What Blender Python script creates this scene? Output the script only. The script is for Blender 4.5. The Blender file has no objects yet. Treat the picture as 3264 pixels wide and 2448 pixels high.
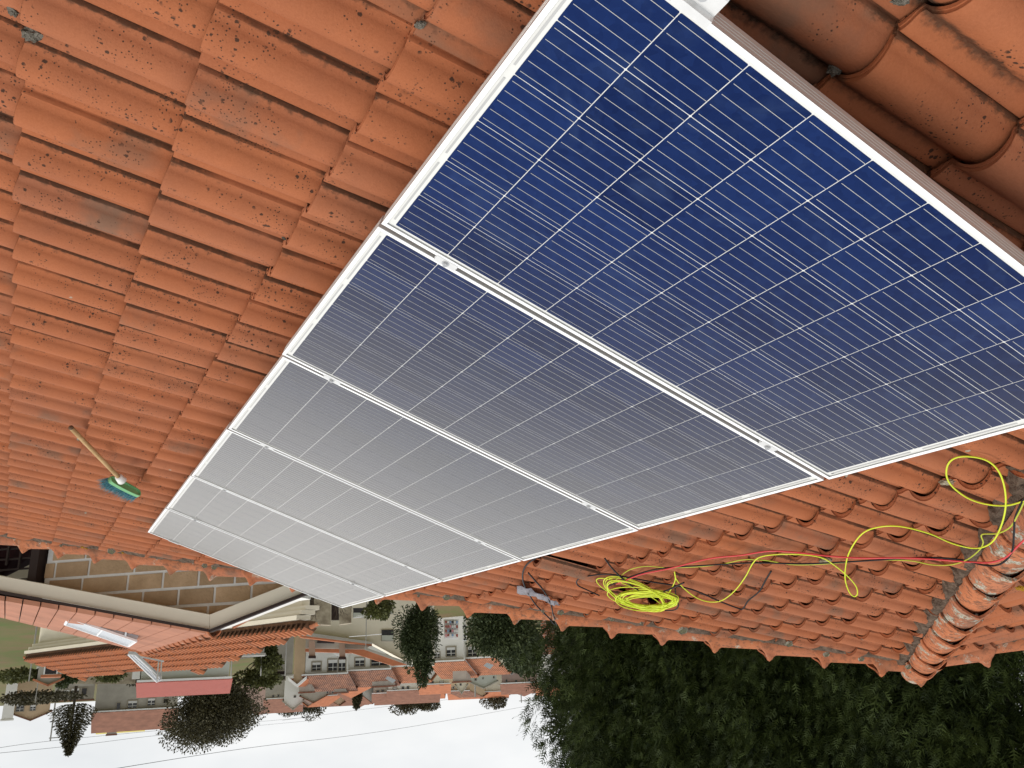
import bpy, bmesh, math, random
import numpy as np
from mathutils import Vector, Matrix
random.seed(7); rng = np.random.default_rng(7)
S = bpy.context.scene
COL = S.collection
PI = math.pi
# ------------------------------------------------------------------ camera
F = 2606.68                                   # focal length in pixels of a 3264 px wide frame
M = Matrix(((-0.864113, -0.130878, -0.485983), (-0.501505, 0.305336, 0.809483), (0.042444, 0.943208, -0.329481)))
CAM = Vector((0, 0, 8.5))
cd = bpy.data.cameras.new('camera'); cam = bpy.data.objects.new('camera', cd); COL.objects.link(cam)
cd.sensor_fit = 'HORIZONTAL'; cd.sensor_width = 36.0; cd.lens = F / 3264 * 36.0
cd.clip_start = 0.05; cd.clip_end = 5000
_r = M @ Vector((1, 0, 0)); _u = M @ Vector((0, -1, 0)); _b = M @ Vector((0, 0, -1))
cam.matrix_world = Matrix(((_r.x, _u.x, _b.x, CAM.x), (_r.y, _u.y, _b.y, CAM.y), (_r.z, _u.z, _b.z, CAM.z), (0, 0, 0, 1)))
S.camera = cam
# ------------------------------------------------------------------ light
SUN_AZ, SUN_EL = math.radians(66), math.radians(52)     # azimuth from +Y towards +X
w = bpy.data.worlds.new('World'); S.world = w; w.use_nodes = True
nt = w.node_tree; nt.nodes.clear()
def N(nt, t, **k):
    n = nt.nodes.new(t)
    for a, b in k.items():
        if a.startswith('i_'): n.inputs[a[2:].replace('_', ' ')].default_value = b
        else: setattr(n, a, b)
    return n
sky = N(nt, 'ShaderNodeTexSky'); sky.sky_type = 'NISHITA'; sky.sun_disc = False
sky.sun_elevation = SUN_EL; sky.sun_rotation = SUN_AZ
bg1 = N(nt, 'ShaderNodeBackground'); bg1.inputs[1].default_value = 0.10
nt.links.new(sky.outputs[0], bg1.inputs[0])
tc = N(nt, 'ShaderNodeTexCoord'); mp = N(nt, 'ShaderNodeMapping'); mp.inputs['Scale'].default_value = (1.0, 1.0, 2.6)
nz = N(nt, 'ShaderNodeTexNoise'); nz.inputs['Scale'].default_value = 3.4; nz.inputs['Detail'].default_value = 5; nz.inputs['Roughness'].default_value = .5
cr = N(nt, 'ShaderNodeValToRGB'); cr.color_ramp.elements[0].position = .34; cr.color_ramp.elements[0].color = (.79, .815, .84, 1)
cr.color_ramp.elements[1].position = .66; cr.color_ramp.elements[1].color = (1.0, 1.0, 1.0, 1)
nt.links.new(tc.outputs['Generated'], mp.inputs[0]); nt.links.new(mp.outputs[0], nz.inputs[0]); nt.links.new(nz.outputs[0], cr.inputs[0])
bg2 = N(nt, 'ShaderNodeBackground'); bg2.inputs[1].default_value = .82
nt.links.new(cr.outputs[0], bg2.inputs[0])
mx = N(nt, 'ShaderNodeMixShader'); mx.inputs[0].default_value = .93
nt.links.new(bg1.outputs[0], mx.inputs[1]); nt.links.new(bg2.outputs[0], mx.inputs[2])
wo = N(nt, 'ShaderNodeOutputWorld'); nt.links.new(mx.outputs[0], wo.inputs[0])
sd = bpy.data.lights.new('sun', 'SUN'); sd.energy = 1.6; sd.angle = math.radians(26); sd.color = (1, .955, .89)
sun = bpy.data.objects.new('sun', sd); COL.objects.link(sun)
_d = Vector((math.sin(SUN_AZ) * math.cos(SUN_EL), math.cos(SUN_AZ) * math.cos(SUN_EL), math.sin(SUN_EL)))
sun.rotation_euler = _d.to_track_quat('Z', 'Y').to_euler(); sun.location = (0, 0, 60)
S.view_settings.view_transform = 'Standard'; S.view_settings.look = 'None'
S.view_settings.exposure = 0.30; S.view_settings.gamma = 1.0; S.view_settings.use_curve_mapping = False
S.cycles.max_bounces = 6; S.cycles.diffuse_bounces = 3; S.cycles.glossy_bounces = 3
# ------------------------------------------------------------------ survey helpers
def ray(x, y):
    return (M @ Vector(((x - 1632) / F, (y - 1224) / F, 1.0))).normalized()
def at(x, y, r):                               # point seen at photo pixel x, y at horizontal range r
    d = ray(x, y); return CAM + d * (r / math.hypot(d.x, d.y))
def onz(x, y, z):
    d = ray(x, y); return CAM + d * ((z - CAM.z) / d.z)
def onplane(x, y, o, n):
    d = ray(x, y); return CAM + d * ((o - CAM).dot(n) / d.dot(n))
def ground_z(r):
    xs = [0, 40, 70, 90, 115, 150, 250, 600, 3000]; zs = [0, .3, 2.2, 4.0, 6.6, 8.6, 11.6, 15, 20]
    return float(np.interp(r, xs, zs))
# roof frame: x down the slope, y along the courses, z out of the roof
TO = Vector((-0.189986, 1.616847, 7.159208)); E1 = Vector((-0.968513, -0.002101, 0.248953)); E2 = Vector((0, 0.999964, 0.00844)); TN = Vector((0.248962, -0.008174, 0.968479))
def frame(o, x, y, z):
    return Matrix(((x.x, y.x, z.x, o.x), (x.y, y.y, z.y, o.y), (x.z, y.z, z.z, o.z), (0, 0, 0, 1)))
RF = frame(TO, -E1, E2, TN); RFI = RF.inverted()
PO = Vector((-0.668436, 0.77853, 7.386865)); P1 = Vector((-0.938489, -0.018364, 0.344821)); P2 = Vector((-0.019496, 0.99981, 0.000186)); PN = Vector((0.344759, 0.006548, 0.938668))
PF = frame(PO, -P1, P2, PN)
def roofpt(x, y, h=0.0):                       # pixel to roof-frame point on the plane h above the tile crests
    return RFI @ onplane(x, y, TO + TN * h, TN)
# ------------------------------------------------------------------ objects
def link(o, parent=None):
    COL.objects.link(o)
    if parent is not None: o.parent = parent
    return o
def tag(o, label=None, cat=None, group=None, kind=None):
    if label: o['label'] = label
    if cat: o['category'] = cat
    if group: o['group'] = group
    if kind: o['kind'] = kind
    return o
def empty(name, mat=None, label=None, cat=None, group=None):
    o = bpy.data.objects.new(name, None); o.empty_display_size = .2; COL.objects.link(o)
    if mat is not None: o.matrix_world = mat if isinstance(mat, Matrix) else Matrix.Translation(mat)
    return tag(o, label, cat, group)
def mesh(name, verts, faces, mats, smooth=False, fm=None):
    me = bpy.data.meshes.new(name); me.from_pydata([tuple(v) for v in verts], [], [tuple(f) for f in faces])
    for m in (mats if isinstance(mats, (list, tuple)) else [mats]): me.materials.append(m)
    if fm is not None: me.polygons.foreach_set('material_index', list(fm))
    if smooth: me.polygons.foreach_set('use_smooth', [True] * len(me.polygons))
    me.update(); return me
class B:
    """collects simple shapes and links them as one mesh object"""
    def __init__(s): s.v = []; s.f = []; s.m = []
    def add(s, v, f, mi=0):
        n = len(s.v); s.v += [tuple(p) for p in v]; s.f += [tuple(i + n for i in q) for q in f]; s.m += [mi] * len(f); return s
    def box(s, c, sz, mi=0, T=None):
        x, y, z = [k / 2 for k in sz]; c = Vector(c)
        v = [Vector(p) + c for p in ((-x, -y, -z), (x, -y, -z), (x, y, -z), (-x, y, -z), (-x, -y, z), (x, -y, z), (x, y, z), (-x, y, z))]
        if T is not None: v = [T @ p for p in v]
        return s.add(v, [(0, 3, 2, 1), (4, 5, 6, 7), (0, 1, 5, 4), (1, 2, 6, 5), (2, 3, 7, 6), (3, 0, 4, 7)], mi)
    def box2(s, a, b, mi=0, T=None):
        a = Vector(a); b = Vector(b); return s.box((a + b) / 2, (abs(b.x - a.x), abs(b.y - a.y), abs(b.z - a.z)), mi, T)
    def prism(s, poly, d, mi=0):                # polygon of points pushed by vector d
        n = len(poly); v = [Vector(p) for p in poly] + [Vector(p) + Vector(d) for p in poly]
        return s.add(v, [tuple(range(n))[::-1], tuple(range(n, 2 * n))] + [(i, (i + 1) % n, n + (i + 1) % n, n + i) for i in range(n)], mi)
    def tube(s, pts, r, n=6, mi=0, r2=None, cap=True):
        pts = [Vector(p) for p in pts]; k = len(pts); vs = []; 
        a0 = None
        for i, p in enumerate(pts):
            t = (pts[min(i + 1, k - 1)] - pts[max(i - 1, 0)]).normalized()
            if a0 is None:
                a0 = t.orthogonal().normalized()
            a0 = (a0 - t * a0.dot(t)).normalized(); b0 = t.cross(a0)
            rr = r if r2 is None else r + (r2 - r) * i / max(1, k - 1)
            vs += [p + (a0 * math.cos(2 * PI * j / n) + b0 * math.sin(2 * PI * j / n)) * rr for j in range(n)]
        fs = [(i * n + j, i * n + (j + 1) % n, (i + 1) * n + (j + 1) % n, (i + 1) * n + j) for i in range(k - 1) for j in range(n)]
        if cap: fs += [tuple(range(n))[::-1], tuple(range((k - 1) * n, k * n))]
        return s.add(vs, fs, mi)
    def me(s, name, mats, smooth=False): return mesh(name, s.v, s.f, mats, smooth, s.m)
    def build(s, name, mats, parent=None, smooth=False, mat=None):
        o = bpy.data.objects.new(name, s.me(name, mats, smooth)); link(o, parent)
        if mat is not None: o.matrix_world = mat
        return o
def spline(pts, n=8):                          # catmull-rom through the points
    pts = [Vector(p) for p in pts]; P = [2 * pts[0] - pts[1]] + pts + [2 * pts[-1] - pts[-2]]; out = []
    for i in range(1, len(P) - 2):
        a, b, c, d = P[i - 1:i + 3]
        for k in range(n):
            t = k / n; out.append(.5 * ((2 * b) + (c - a) * t + (2 * a - 5 * b + 4 * c - d) * t * t + (3 * b - a - 3 * c + d) * t ** 3))
    out.append(pts[-1]); return out
# ------------------------------------------------------------------ materials
MATS = {}
def mat(name, col, rough=.8, var=.0, scale=3.0, bump=0.0, bscale=40.0, metal=0.0, col2=None, spec=.3, coat=0.0, objvar=0.0, detail=6):
    m = bpy.data.materials.new(name); m.use_nodes = True; t = m.node_tree; b = t.nodes['Principled BSDF']
    b.inputs['Roughness'].default_value = rough; b.inputs['Metallic'].default_value = metal
    b.inputs['Specular IOR Level'].default_value = spec; b.inputs['Coat Weight'].default_value = coat
    g = N(t, 'ShaderNodeNewGeometry')
    n1 = N(t, 'ShaderNodeTexNoise'); n1.inputs['Scale'].default_value = scale; n1.inputs['Detail'].default_value = detail; n1.inputs['Roughness'].default_value = .6
    t.links.new(g.outputs['Position'], n1.inputs['Vector'])
    c2 = col2 or tuple(max(0, c * (1 - var)) for c in col)
    rp = N(t, 'ShaderNodeValToRGB'); rp.color_ramp.elements[0].position = .3; rp.color_ramp.elements[1].position = .7
    rp.color_ramp.elements[0].color = (*c2, 1); rp.color_ramp.elements[1].color = (*col, 1)
    t.links.new(n1.outputs[0], rp.inputs[0]); out = rp.outputs[0]
    if objvar:
        oi = N(t, 'ShaderNodeObjectInfo'); hs = N(t, 'ShaderNodeHueSaturation'); ma = N(t, 'ShaderNodeMapRange')
        ma.inputs['To Min'].default_value = 1 - objvar; ma.inputs['To Max'].default_value = 1 + objvar
        t.links.new(oi.outputs['Random'], ma.inputs[0]); t.links.new(ma.outputs[0], hs.inputs['Value']); t.links.new(out, hs.inputs['Color']); out = hs.outputs[0]
    t.links.new(out, b.inputs['Base Color'])
    if bump:
        n2 = N(t, 'ShaderNodeTexNoise'); n2.inputs['Scale'].default_value = bscale; n2.inputs['Detail'].default_value = 4
        t.links.new(g.outputs['Position'], n2.inputs['Vector'])
        bp = N(t, 'ShaderNodeBump'); bp.inputs['Strength'].default_value = bump; bp.inputs['Distance'].default_value = .02
        t.links.new(n2.outputs[0], bp.inputs['Height']); t.links.new(bp.outputs[0], b.inputs['Normal'])
    MATS[name] = m; return m
def terracotta(name, strip=True, lich=.5, black=.0, tint=(1, 1, 1), patch=.585):
    m = bpy.data.materials.new(name); m.use_nodes = True; t = m.node_tree; L = t.links.new; b = t.nodes['Principled BSDF']
    b.inputs['Roughness'].default_value = .8; b.inputs['Specular IOR Level'].default_value = .16
    g = N(t, 'ShaderNodeNewGeometry'); oi = N(t, 'ShaderNodeObjectInfo'); at_ = N(t, 'ShaderNodeAttribute', attribute_name='rnd'); uv = N(t, 'ShaderNodeAttribute', attribute_name='prof')
    add = N(t, 'ShaderNodeMath', operation='ADD'); L(oi.outputs['Random'], add.inputs[0]); L(at_.outputs['Fac'], add.inputs[1])
    fr = N(t, 'ShaderNodeMath', operation='FRACT'); L(add.outputs[0], fr.inputs[0])
    def noise(sc, de=4, ro=.55, vec=None):
        n = N(t, 'ShaderNodeTexNoise'); n.inputs['Scale'].default_value = sc; n.inputs['Detail'].default_value = de; n.inputs['Roughness'].default_value = ro
        L(vec if vec is not None else g.outputs['Position'], n.inputs['Vector']); return n.outputs[0]
    def ramp(f, stops):
        r = N(t, 'ShaderNodeValToRGB'); e = r.color_ramp.elements
        while len(e) < len(stops): e.new(.5)
        for k, (p, c) in enumerate(stops): e[k].position = p; e[k].color = (c[0] * tint[0], c[1] * tint[1], c[2] * tint[2], 1) if len(c) == 3 else c
        L(f, r.inputs[0]); return r.outputs[0]
    def mixc(f, a, c):
        x = N(t, 'ShaderNodeMix', data_type='RGBA'); L(f, x.inputs[0])
        for s_, k in ((a, 6), (c, 7)):
            if isinstance(s_, tuple): x.inputs[k].default_value = (*s_, 1)
            else: L(s_, x.inputs[k])
        return x.outputs[2]
    def mth(op, a, c=None, clamp=False):
        x = N(t, 'ShaderNodeMath', operation=op); x.use_clamp = clamp
        for k, s_ in enumerate((a, c)):
            if s_ is None: continue
            if isinstance(s_, (int, float)): x.inputs[k].default_value = s_
            else: L(s_, x.inputs[k])
        return x.outputs[0]
    def mr(v, a, c, d=0., e=1.):
        x = N(t, 'ShaderNodeMapRange'); x.inputs[1].default_value = a; x.inputs[2].default_value = c; x.inputs[3].default_value = d; x.inputs[4].default_value = e
        L(v, x.inputs[0]); return x.outputs[0]
    base = ramp(fr.outputs[0], [(0.0, (.42, .150, .070)), (.3, (.54, .195, .082)), (.55, (.48, .215, .130)), (.78, (.53, .175, .062)), (.88, (.38, .175, .115)), (1.0, (.26, .135, .095))])
    big = ramp(noise(5.5, 5), [(.32, (.36, .150, .088)), (.62, (.57, .215, .10))])
    c = mixc(mth('MULTIPLY', noise(9, 3), 1.0), base, big)
    fine = ramp(noise(170, 5, .7), [(.3, (.40, .145, .07)), (.7, (.60, .24, .125))])
    f1 = N(t, 'ShaderNodeMath', operation='MULTIPLY'); f1.inputs[0].default_value = .38; f1.inputs[1].default_value = 1
    c = mixc(f1.outputs[0], c, fine)
    # sooty bloom on some tiles
    bl = mth('MULTIPLY', mr(noise(4.2, 4, .6), .50, .66), mr(fr.outputs[0], .50, .92))
    c = mixc(mth('MULTIPLY', bl, .75), c, (.17, .105, .07))
    # dark lichen spots, two sizes
    for sc, lo, hi, th, amt in ((46., .20, .27, .52, .9), (120., .20, .30, .48, .75), (21., .13, .17, .60, .9)):
        vo = N(t, 'ShaderNodeTexVoronoi'); vo.inputs['Scale'].default_value = sc
        wv = N(t, 'ShaderNodeVectorMath', operation='ADD'); wn = N(t, 'ShaderNodeTexNoise'); wn.inputs['Scale'].default_value = sc * 3
        L(g.outputs['Position'], wn.inputs['Vector']); ws = N(t, 'ShaderNodeVectorMath', operation='SCALE'); ws.inputs['Scale'].default_value = .35 / sc
        L(wn.outputs['Color'], ws.inputs[0]); L(g.outputs['Position'], wv.inputs[0]); L(ws.outputs[0], wv.inputs[1]); L(wv.outputs[0], vo.inputs['Vector'])
        spot = mr(vo.outputs['Distance'], hi, lo)
        pick = mr(noise(7.5, 3, .6), th, th + .10)
        rndc = N(t, 'ShaderNodeSeparateColor'); L(vo.outputs['Color'], rndc.inputs[0])
        sel = mth('GREATER_THAN', rndc.outputs[0], .40)
        f = mth('MULTIPLY', mth('MULTIPLY', spot, sel), mth('MULTIPLY', pick, amt * lich * 2, True), True)
        c = mixc(f, c, (.075, .036, .022))
    # pale grey-green lichen dots, rare
    vo = N(t, 'ShaderNodeTexVoronoi'); vo.inputs['Scale'].default_value = 6.5; L(g.outputs['Position'], vo.inputs['Vector'])
    rc = N(t, 'ShaderNodeSeparateColor'); L(vo.outputs['Color'], rc.inputs[0])
    dn = mth('ADD', vo.outputs['Distance'], mth('MULTIPLY', noise(60, 3), .07))
    f = mth('MULTIPLY', mr(dn, .105, .085), mth('GREATER_THAN', rc.outputs[1], .86 - black * .35))
    c = mixc(mth('MULTIPLY', f, .8), c, ramp(noise(90, 3), [(.35, (.16, .16, .10, 1)), (.6, (.42, .43, .36, 1))]))
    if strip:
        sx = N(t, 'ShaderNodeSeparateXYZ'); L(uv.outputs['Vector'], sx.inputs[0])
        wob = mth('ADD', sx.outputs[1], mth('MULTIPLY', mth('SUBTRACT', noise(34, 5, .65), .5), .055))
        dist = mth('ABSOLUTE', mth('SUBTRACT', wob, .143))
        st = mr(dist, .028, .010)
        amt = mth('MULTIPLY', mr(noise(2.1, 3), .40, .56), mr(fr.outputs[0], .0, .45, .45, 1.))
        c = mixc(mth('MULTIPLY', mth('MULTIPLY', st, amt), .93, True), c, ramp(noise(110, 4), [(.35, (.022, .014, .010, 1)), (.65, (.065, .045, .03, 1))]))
        # grime and painted-in shade along the groove by the lap bead
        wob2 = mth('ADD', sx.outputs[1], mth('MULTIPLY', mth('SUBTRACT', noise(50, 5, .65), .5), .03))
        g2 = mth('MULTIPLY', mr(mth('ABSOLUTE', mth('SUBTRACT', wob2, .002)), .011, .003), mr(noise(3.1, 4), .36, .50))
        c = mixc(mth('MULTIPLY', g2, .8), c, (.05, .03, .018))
    if black:
        f = mth('MULTIPLY', mr(noise(26, 6, .75), .50, .60), black)
        c = mixc(mth('MULTIPLY', f, .8), c, (.085, .055, .038))
        f = mth('MULTIPLY', mr(noise(7, 6, .75), patch, patch + .04), black * 1.3)
        c = mixc(mth('MULTIPLY', f, .75), c, ramp(noise(120, 3), [(.4, (.22, .20, .13, 1)), (.6, (.50, .49, .42, 1))]))
    L(c, b.inputs['Base Color'])
    bp = N(t, 'ShaderNodeBump'); bp.inputs['Strength'].default_value = .30; bp.inputs['Distance'].default_value = .004
    L(mth('ADD', noise(230, 4, .7), mth('MULTIPLY', noise(28, 3), 1.4)), bp.inputs['Height']); L(bp.outputs[0], b.inputs['Normal'])
    MATS[name] = m; return m
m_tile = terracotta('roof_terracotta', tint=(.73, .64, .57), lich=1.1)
m_cap = terracotta('cap_terracotta', strip=False, lich=.45, black=.55, tint=(.83, .76, .72))
m_capold = terracotta('old_cap_terracotta', strip=False, lich=.5, black=.8, tint=(.88, .84, .80))
m_mortar = mat('weathered_mortar', (.17, .12, .085), .95, scale=22, col2=(.05, .032, .02), bump=1.0, bscale=60)
m_oldmort = mat('pale_mortar', (.42, .37, .27), .95, scale=30, col2=(.16, .12, .07), bump=1.0, bscale=70)
m_deck = mat('roof_deck', (.05, .03, .02), .95)
m_alu = mat('anodised_aluminium', (.93, .93, .93), .42, var=.05, scale=30, metal=.0, spec=.5)
m_aluside = m_alu
m_clamp = mat('clamp_aluminium', (.74, .74, .73), .42, var=.10, scale=40, metal=.3, spec=.5)
m_steel = mat('bolt_steel', (.6, .6, .6), .3, metal=1.0)
m_sheet = mat('white_backsheet', (.74, .74, .71), .38, var=.06, scale=20, spec=.5)
m_ribbon = mat('solder_ribbon', (.50, .50, .49), .42, var=.1, metal=.1, spec=.4)
m_print = mat('printed_label', (.10, .10, .11), .5)
# ------------------------------------------------------------------ cell material
def cellmat():
    m = bpy.data.materials.new('polycrystalline_cell'); m.use_nodes = True; t = m.node_tree; L = t.links.new; b = t.nodes['Principled BSDF']
    g = N(t, 'ShaderNodeNewGeometry'); oi = N(t, 'ShaderNodeObjectInfo')
    vo = N(t, 'ShaderNodeTexVoronoi'); vo.inputs['Scale'].default_value = 60; L(g.outputs['Position'], vo.inputs['Vector'])
    sc = N(t, 'ShaderNodeSeparateColor'); L(vo.outputs['Color'], sc.inputs[0])
    a = N(t, 'ShaderNodeMath', operation='MULTIPLY'); L(sc.outputs[0], a.inputs[0]); a.inputs[1].default_value = .35
    c = N(t, 'ShaderNodeMath', operation='MULTIPLY'); L(oi.outputs['Random'], c.inputs[0]); c.inputs[1].default_value = .65
    d = N(t, 'ShaderNodeMath', operation='ADD'); L(a.outputs[0], d.inputs[0]); L(c.outputs[0], d.inputs[1])
    r = N(t, 'ShaderNodeValToRGB'); e = r.color_ramp.elements
    e[0].color = (.006, .015, .066, 1); e[1].color = (.012, .030, .118, 1); L(d.outputs[0], r.inputs[0])
    # thin dust film
    nz = N(t, 'ShaderNodeTexNoise'); nz.inputs['Scale'].default_value = 7; nz.inputs['Detail'].default_value = 6; nz.inputs['Distortion'].default_value = 1.5; L(g.outputs['Position'], nz.inputs['Vector'])
    mr = N(t, 'ShaderNodeMapRange'); mr.inputs[1].default_value = .52; mr.inputs[2].default_value = .78; mr.inputs[3].default_value = 0.0; mr.inputs[4].default_value = .10; L(nz.outputs[0], mr.inputs[0])
    x = N(t, 'ShaderNodeMix', data_type='RGBA'); L(mr.outputs[0], x.inputs[0]); L(r.outputs[0], x.inputs[6]); x.inputs[7].default_value = (.11, .18, .33, 1)
    L(x.outputs[2], b.inputs['Base Color'])
    b.inputs['Roughness'].default_value = .16; b.inputs['IOR'].default_value = 1.62; b.inputs['Specular IOR Level'].default_value = .5
    b.inputs['Sheen Weight'].default_value = 0.12; b.inputs['Sheen Roughness'].default_value = .35; b.inputs['Sheen Tint'].default_value = (1, .97, .92, 1)
    return m
m_cell = cellmat()
def glassed(m):
    """solar glass laminated over the surface: weak mirror straight on, strong at grazing angles"""
    t = m.node_tree; L = t.links.new; b = t.nodes['Principled BSDF']; out = t.nodes['Material Output']
    b.inputs['Specular IOR Level'].default_value = 0.0; b.inputs['Sheen Weight'].default_value = 0.0
    g = N(t, 'ShaderNodeNewGeometry'); d = N(t, 'ShaderNodeVectorMath', operation='DOT_PRODUCT'); L(g.outputs['Incoming'], d.inputs[0]); L(g.outputs['Normal'], d.inputs[1])
    ab = N(t, 'ShaderNodeMath', operation='ABSOLUTE'); L(d.outputs['Value'], ab.inputs[0]); om = N(t, 'ShaderNodeMath', operation='SUBTRACT'); om.inputs[0].default_value = 1.0; L(ab.outputs[0], om.inputs[1])
    def bell(wd, k, amp, add):                 # amp * exp(-(cos/wd)^k) + add: coated, textured solar glass
        a = N(t, 'ShaderNodeMath', operation='DIVIDE'); L(ab.outputs[0], a.inputs[0]); a.inputs[1].default_value = wd
        p = N(t, 'ShaderNodeMath', operation='POWER'); L(a.outputs[0], p.inputs[0]); p.inputs[1].default_value = k
        q = N(t, 'ShaderNodeMath', operation='MULTIPLY'); L(p.outputs[0], q.inputs[0]); q.inputs[1].default_value = -1
        e = N(t, 'ShaderNodeMath', operation='EXPONENT'); L(q.outputs[0], e.inputs[0])
        m2 = N(t, 'ShaderNodeMath', operation='MULTIPLY_ADD'); m2.use_clamp = True; L(e.outputs[0], m2.inputs[0]); m2.inputs[1].default_value = amp; m2.inputs[2].default_value = add; return m2
    ma = bell(.385, 3.0, .66, .003)
    if m is m_cell:                            # the blue anti-reflection film turns grey when seen at a slant
        src = b.inputs['Base Color'].links[0].from_socket; fx = bell(.50, 4.0, .92, 0.0); xc = N(t, 'ShaderNodeMix', data_type='RGBA')
        L(fx.outputs[0], xc.inputs[0]); L(src, xc.inputs[6]); xc.inputs[7].default_value = (.030, .028, .030, 1); L(xc.outputs[2], b.inputs['Base Color'])
    gl = N(t, 'ShaderNodeBsdfGlossy'); gl.inputs['Roughness'].default_value = .24; gl.inputs['Color'].default_value = (1, .965, .91, 1)
    mx = N(t, 'ShaderNodeMixShader'); L(ma.outputs[0], mx.inputs[0]); L(b.outputs[0], mx.inputs[1]); L(gl.outputs[0], mx.inputs[2]); L(mx.outputs[0], out.inputs[0])
for _m in (m_cell, m_sheet, m_ribbon): glassed(_m)

# =================================================================== OWN ROOF
house = empty('tiled_roof_house', RF, 'house roof of orange terracotta tiles in the foreground, under the solar panels', 'house')
def prof(k=1.0):                                # cross-section of one tile, y across and z up, near to far
    pts = [(-.016, .001), (0.000, .004), (.0030, .0075), (.0042, .0200), (.0080, .0205), (.0105, .018)]
    for i in range(1, 12):
        a = i / 12; y = .0105 + (.148 - .0105) * a
        z = .018 + .056 * math.sin(PI * a) ** .66 - .014 * a
        pts.append((y, z))
    pts += [(.148, .0040), (.158, .0025), (.168, .0045), (.178, .0090), (.190, .0105), (.2010, .0105), (.2035, .0085), (.2045, -.004)]
    return pts
PR = prof()
LEN, PU, PV, LIFT = .425, .38, .205, .034
def tile_mesh(bend=0.0):
    V = []; Fc = []; uvp = []
    n = len(PR)
    # rows from the front lip (x=0) to the back: (x, extra z)
    rows = [(0.0, -.0205), (0.0, -.0115), (-.003, -.0112), (-.003, -.0020), (-.001, -.0007), (.0015 - .006, .0), (-.03, .0), (-.22, .0), (-LEN, .0)]
    base = []
    for (x, dz) in rows:
        for (y, z) in PR:
            zz = z + dz + LIFT * (1 + x / LEN)
            if dz < -.01: zz = max(z + dz, -.012) + LIFT
            V.append((x, y, zz)); base.append((x, y, 0))
    for r in range(len(rows) - 1):
        for i in range(n - 1):
            Fc.append((r * n + i, r * n + i + 1, (r + 1) * n + i + 1, (r + 1) * n + i))
    me = bpy.data.meshes.new('roof_tile'); me.from_pydata(V, [], Fc); me.materials.append(m_tile)
    me.polygons.foreach_set('use_smooth', [k >= 4 * (n - 1) for k in range(len(Fc))])
    a = me.attributes.new('prof', 'FLOAT_VECTOR', 'POINT'); a.data.foreach_set('vector', np.array(base, dtype=np.float32).ravel())
    me.update()
    if me.polygons[-1].normal.z < 0: me.flip_normals()
    return me
TM = tile_mesh()
BASE = -.098                                    # height of the tile bed below the crest plane
VERGE = lambda u: 7.395 - .845 * u               # far edge, y as a function of upslope distance u
HIP = lambda u: .088 + .954 * (u - 3.365)        # near edge beyond the ridge caps
APEX_U = (7.395 + .954 * 3.365 - .088) / (.954 + .845)
cutr = []; tiles = []
MISSING = {(9, 15)}
for i in range(-4, 17):
    for j in range(-9, 46):
        u = i * PU; v0 = j * PV - .105
        uc, vc = u + .2, v0 + .1
        if vc > VERGE(uc) + .28 or vc < HIP(uc) - .28: continue
        x0 = -u
        edge = vc > VERGE(uc) - .36 or vc < HIP(uc) + .36
        jit = (rng.normal(0, .0028), rng.normal(0, .0018), rng.normal(0, .0016))
        rot = (rng.normal(0, .006), rng.normal(0, .004), rng.normal(0, .006))
        if (i, j) in MISSING: continue
        T = Matrix.Translation((x0 + jit[0], v0 + jit[1], BASE + jit[2])) @ Matrix.Rotation(rot[2], 4, 'Z') @ Matrix.Rotation(rot[0], 4, 'X') @ Matrix.Rotation(rot[1], 4, 'Y')
        if (i, j) == (7, 14): T = Matrix.Translation((x0 - .03, v0 - .005, BASE + .045)) @ Matrix.Rotation(.06, 4, 'Z') @ Matrix.Rotation(-.06, 4, 'X') @ Matrix.Rotation(.05, 4, 'Y')
        wc = RF @ (T @ Vector((-.2, .1, .04)))
        c = M.transposed() @ (wc - CAM)
        inf = c.z > .1 and abs(c.x / c.z) < 1632 / F + .15 and abs(c.y / c.z) < 1224 / F + .12
        # hidden below the panels?
        q = PF.inverted() @ (CAM + (wc - CAM) * ((PO - CAM).dot(PN) / ((wc - CAM).dot(PN))))
        hid = -1.60 < q.x < -.04 and .05 < q.y < 6.0
        score = (1.0 / wc.__sub__(CAM).length) * (1 if inf else .02) * (.01 if hid else 1)
        tiles.append([score, T, edge, inf and not hid])
tiles.sort(key=lambda t: -t[0])
def clip_mesh(T, nm):
    bm = bmesh.new(); bm.from_mesh(TM); bm.transform(T)
    # verge line in roof frame: y = 7.08 + .745 x ; ridge line: y = .18 + .938(-x-3.365)
    for (co, no) in (((0, 7.395 - .23, 0), (-.845, 1, 0)), ((-3.365, .088 + .17, 0), (-.954, -1, 0))):
        bmesh.ops.bisect_plane(bm, geom=bm.verts[:] + bm.edges[:] + bm.faces[:], plane_co=co, plane_no=no, clear_outer=True)
    bm.transform(T.inverted())
    if not bm.faces: bm.free(); return None
    me = bpy.data.meshes.new(nm); me.materials.append(m_tile); bm.to_mesh(me); bm.free(); return me
npart = 0; rest = []
for sc_, T, edge, vis in tiles:
    me = clip_mesh(T, 'roof_tile') if edge else TM
    if me is None: continue
    if npart < 300 and vis:
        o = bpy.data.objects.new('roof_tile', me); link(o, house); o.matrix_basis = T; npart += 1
    else: rest.append((T, me))
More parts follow.
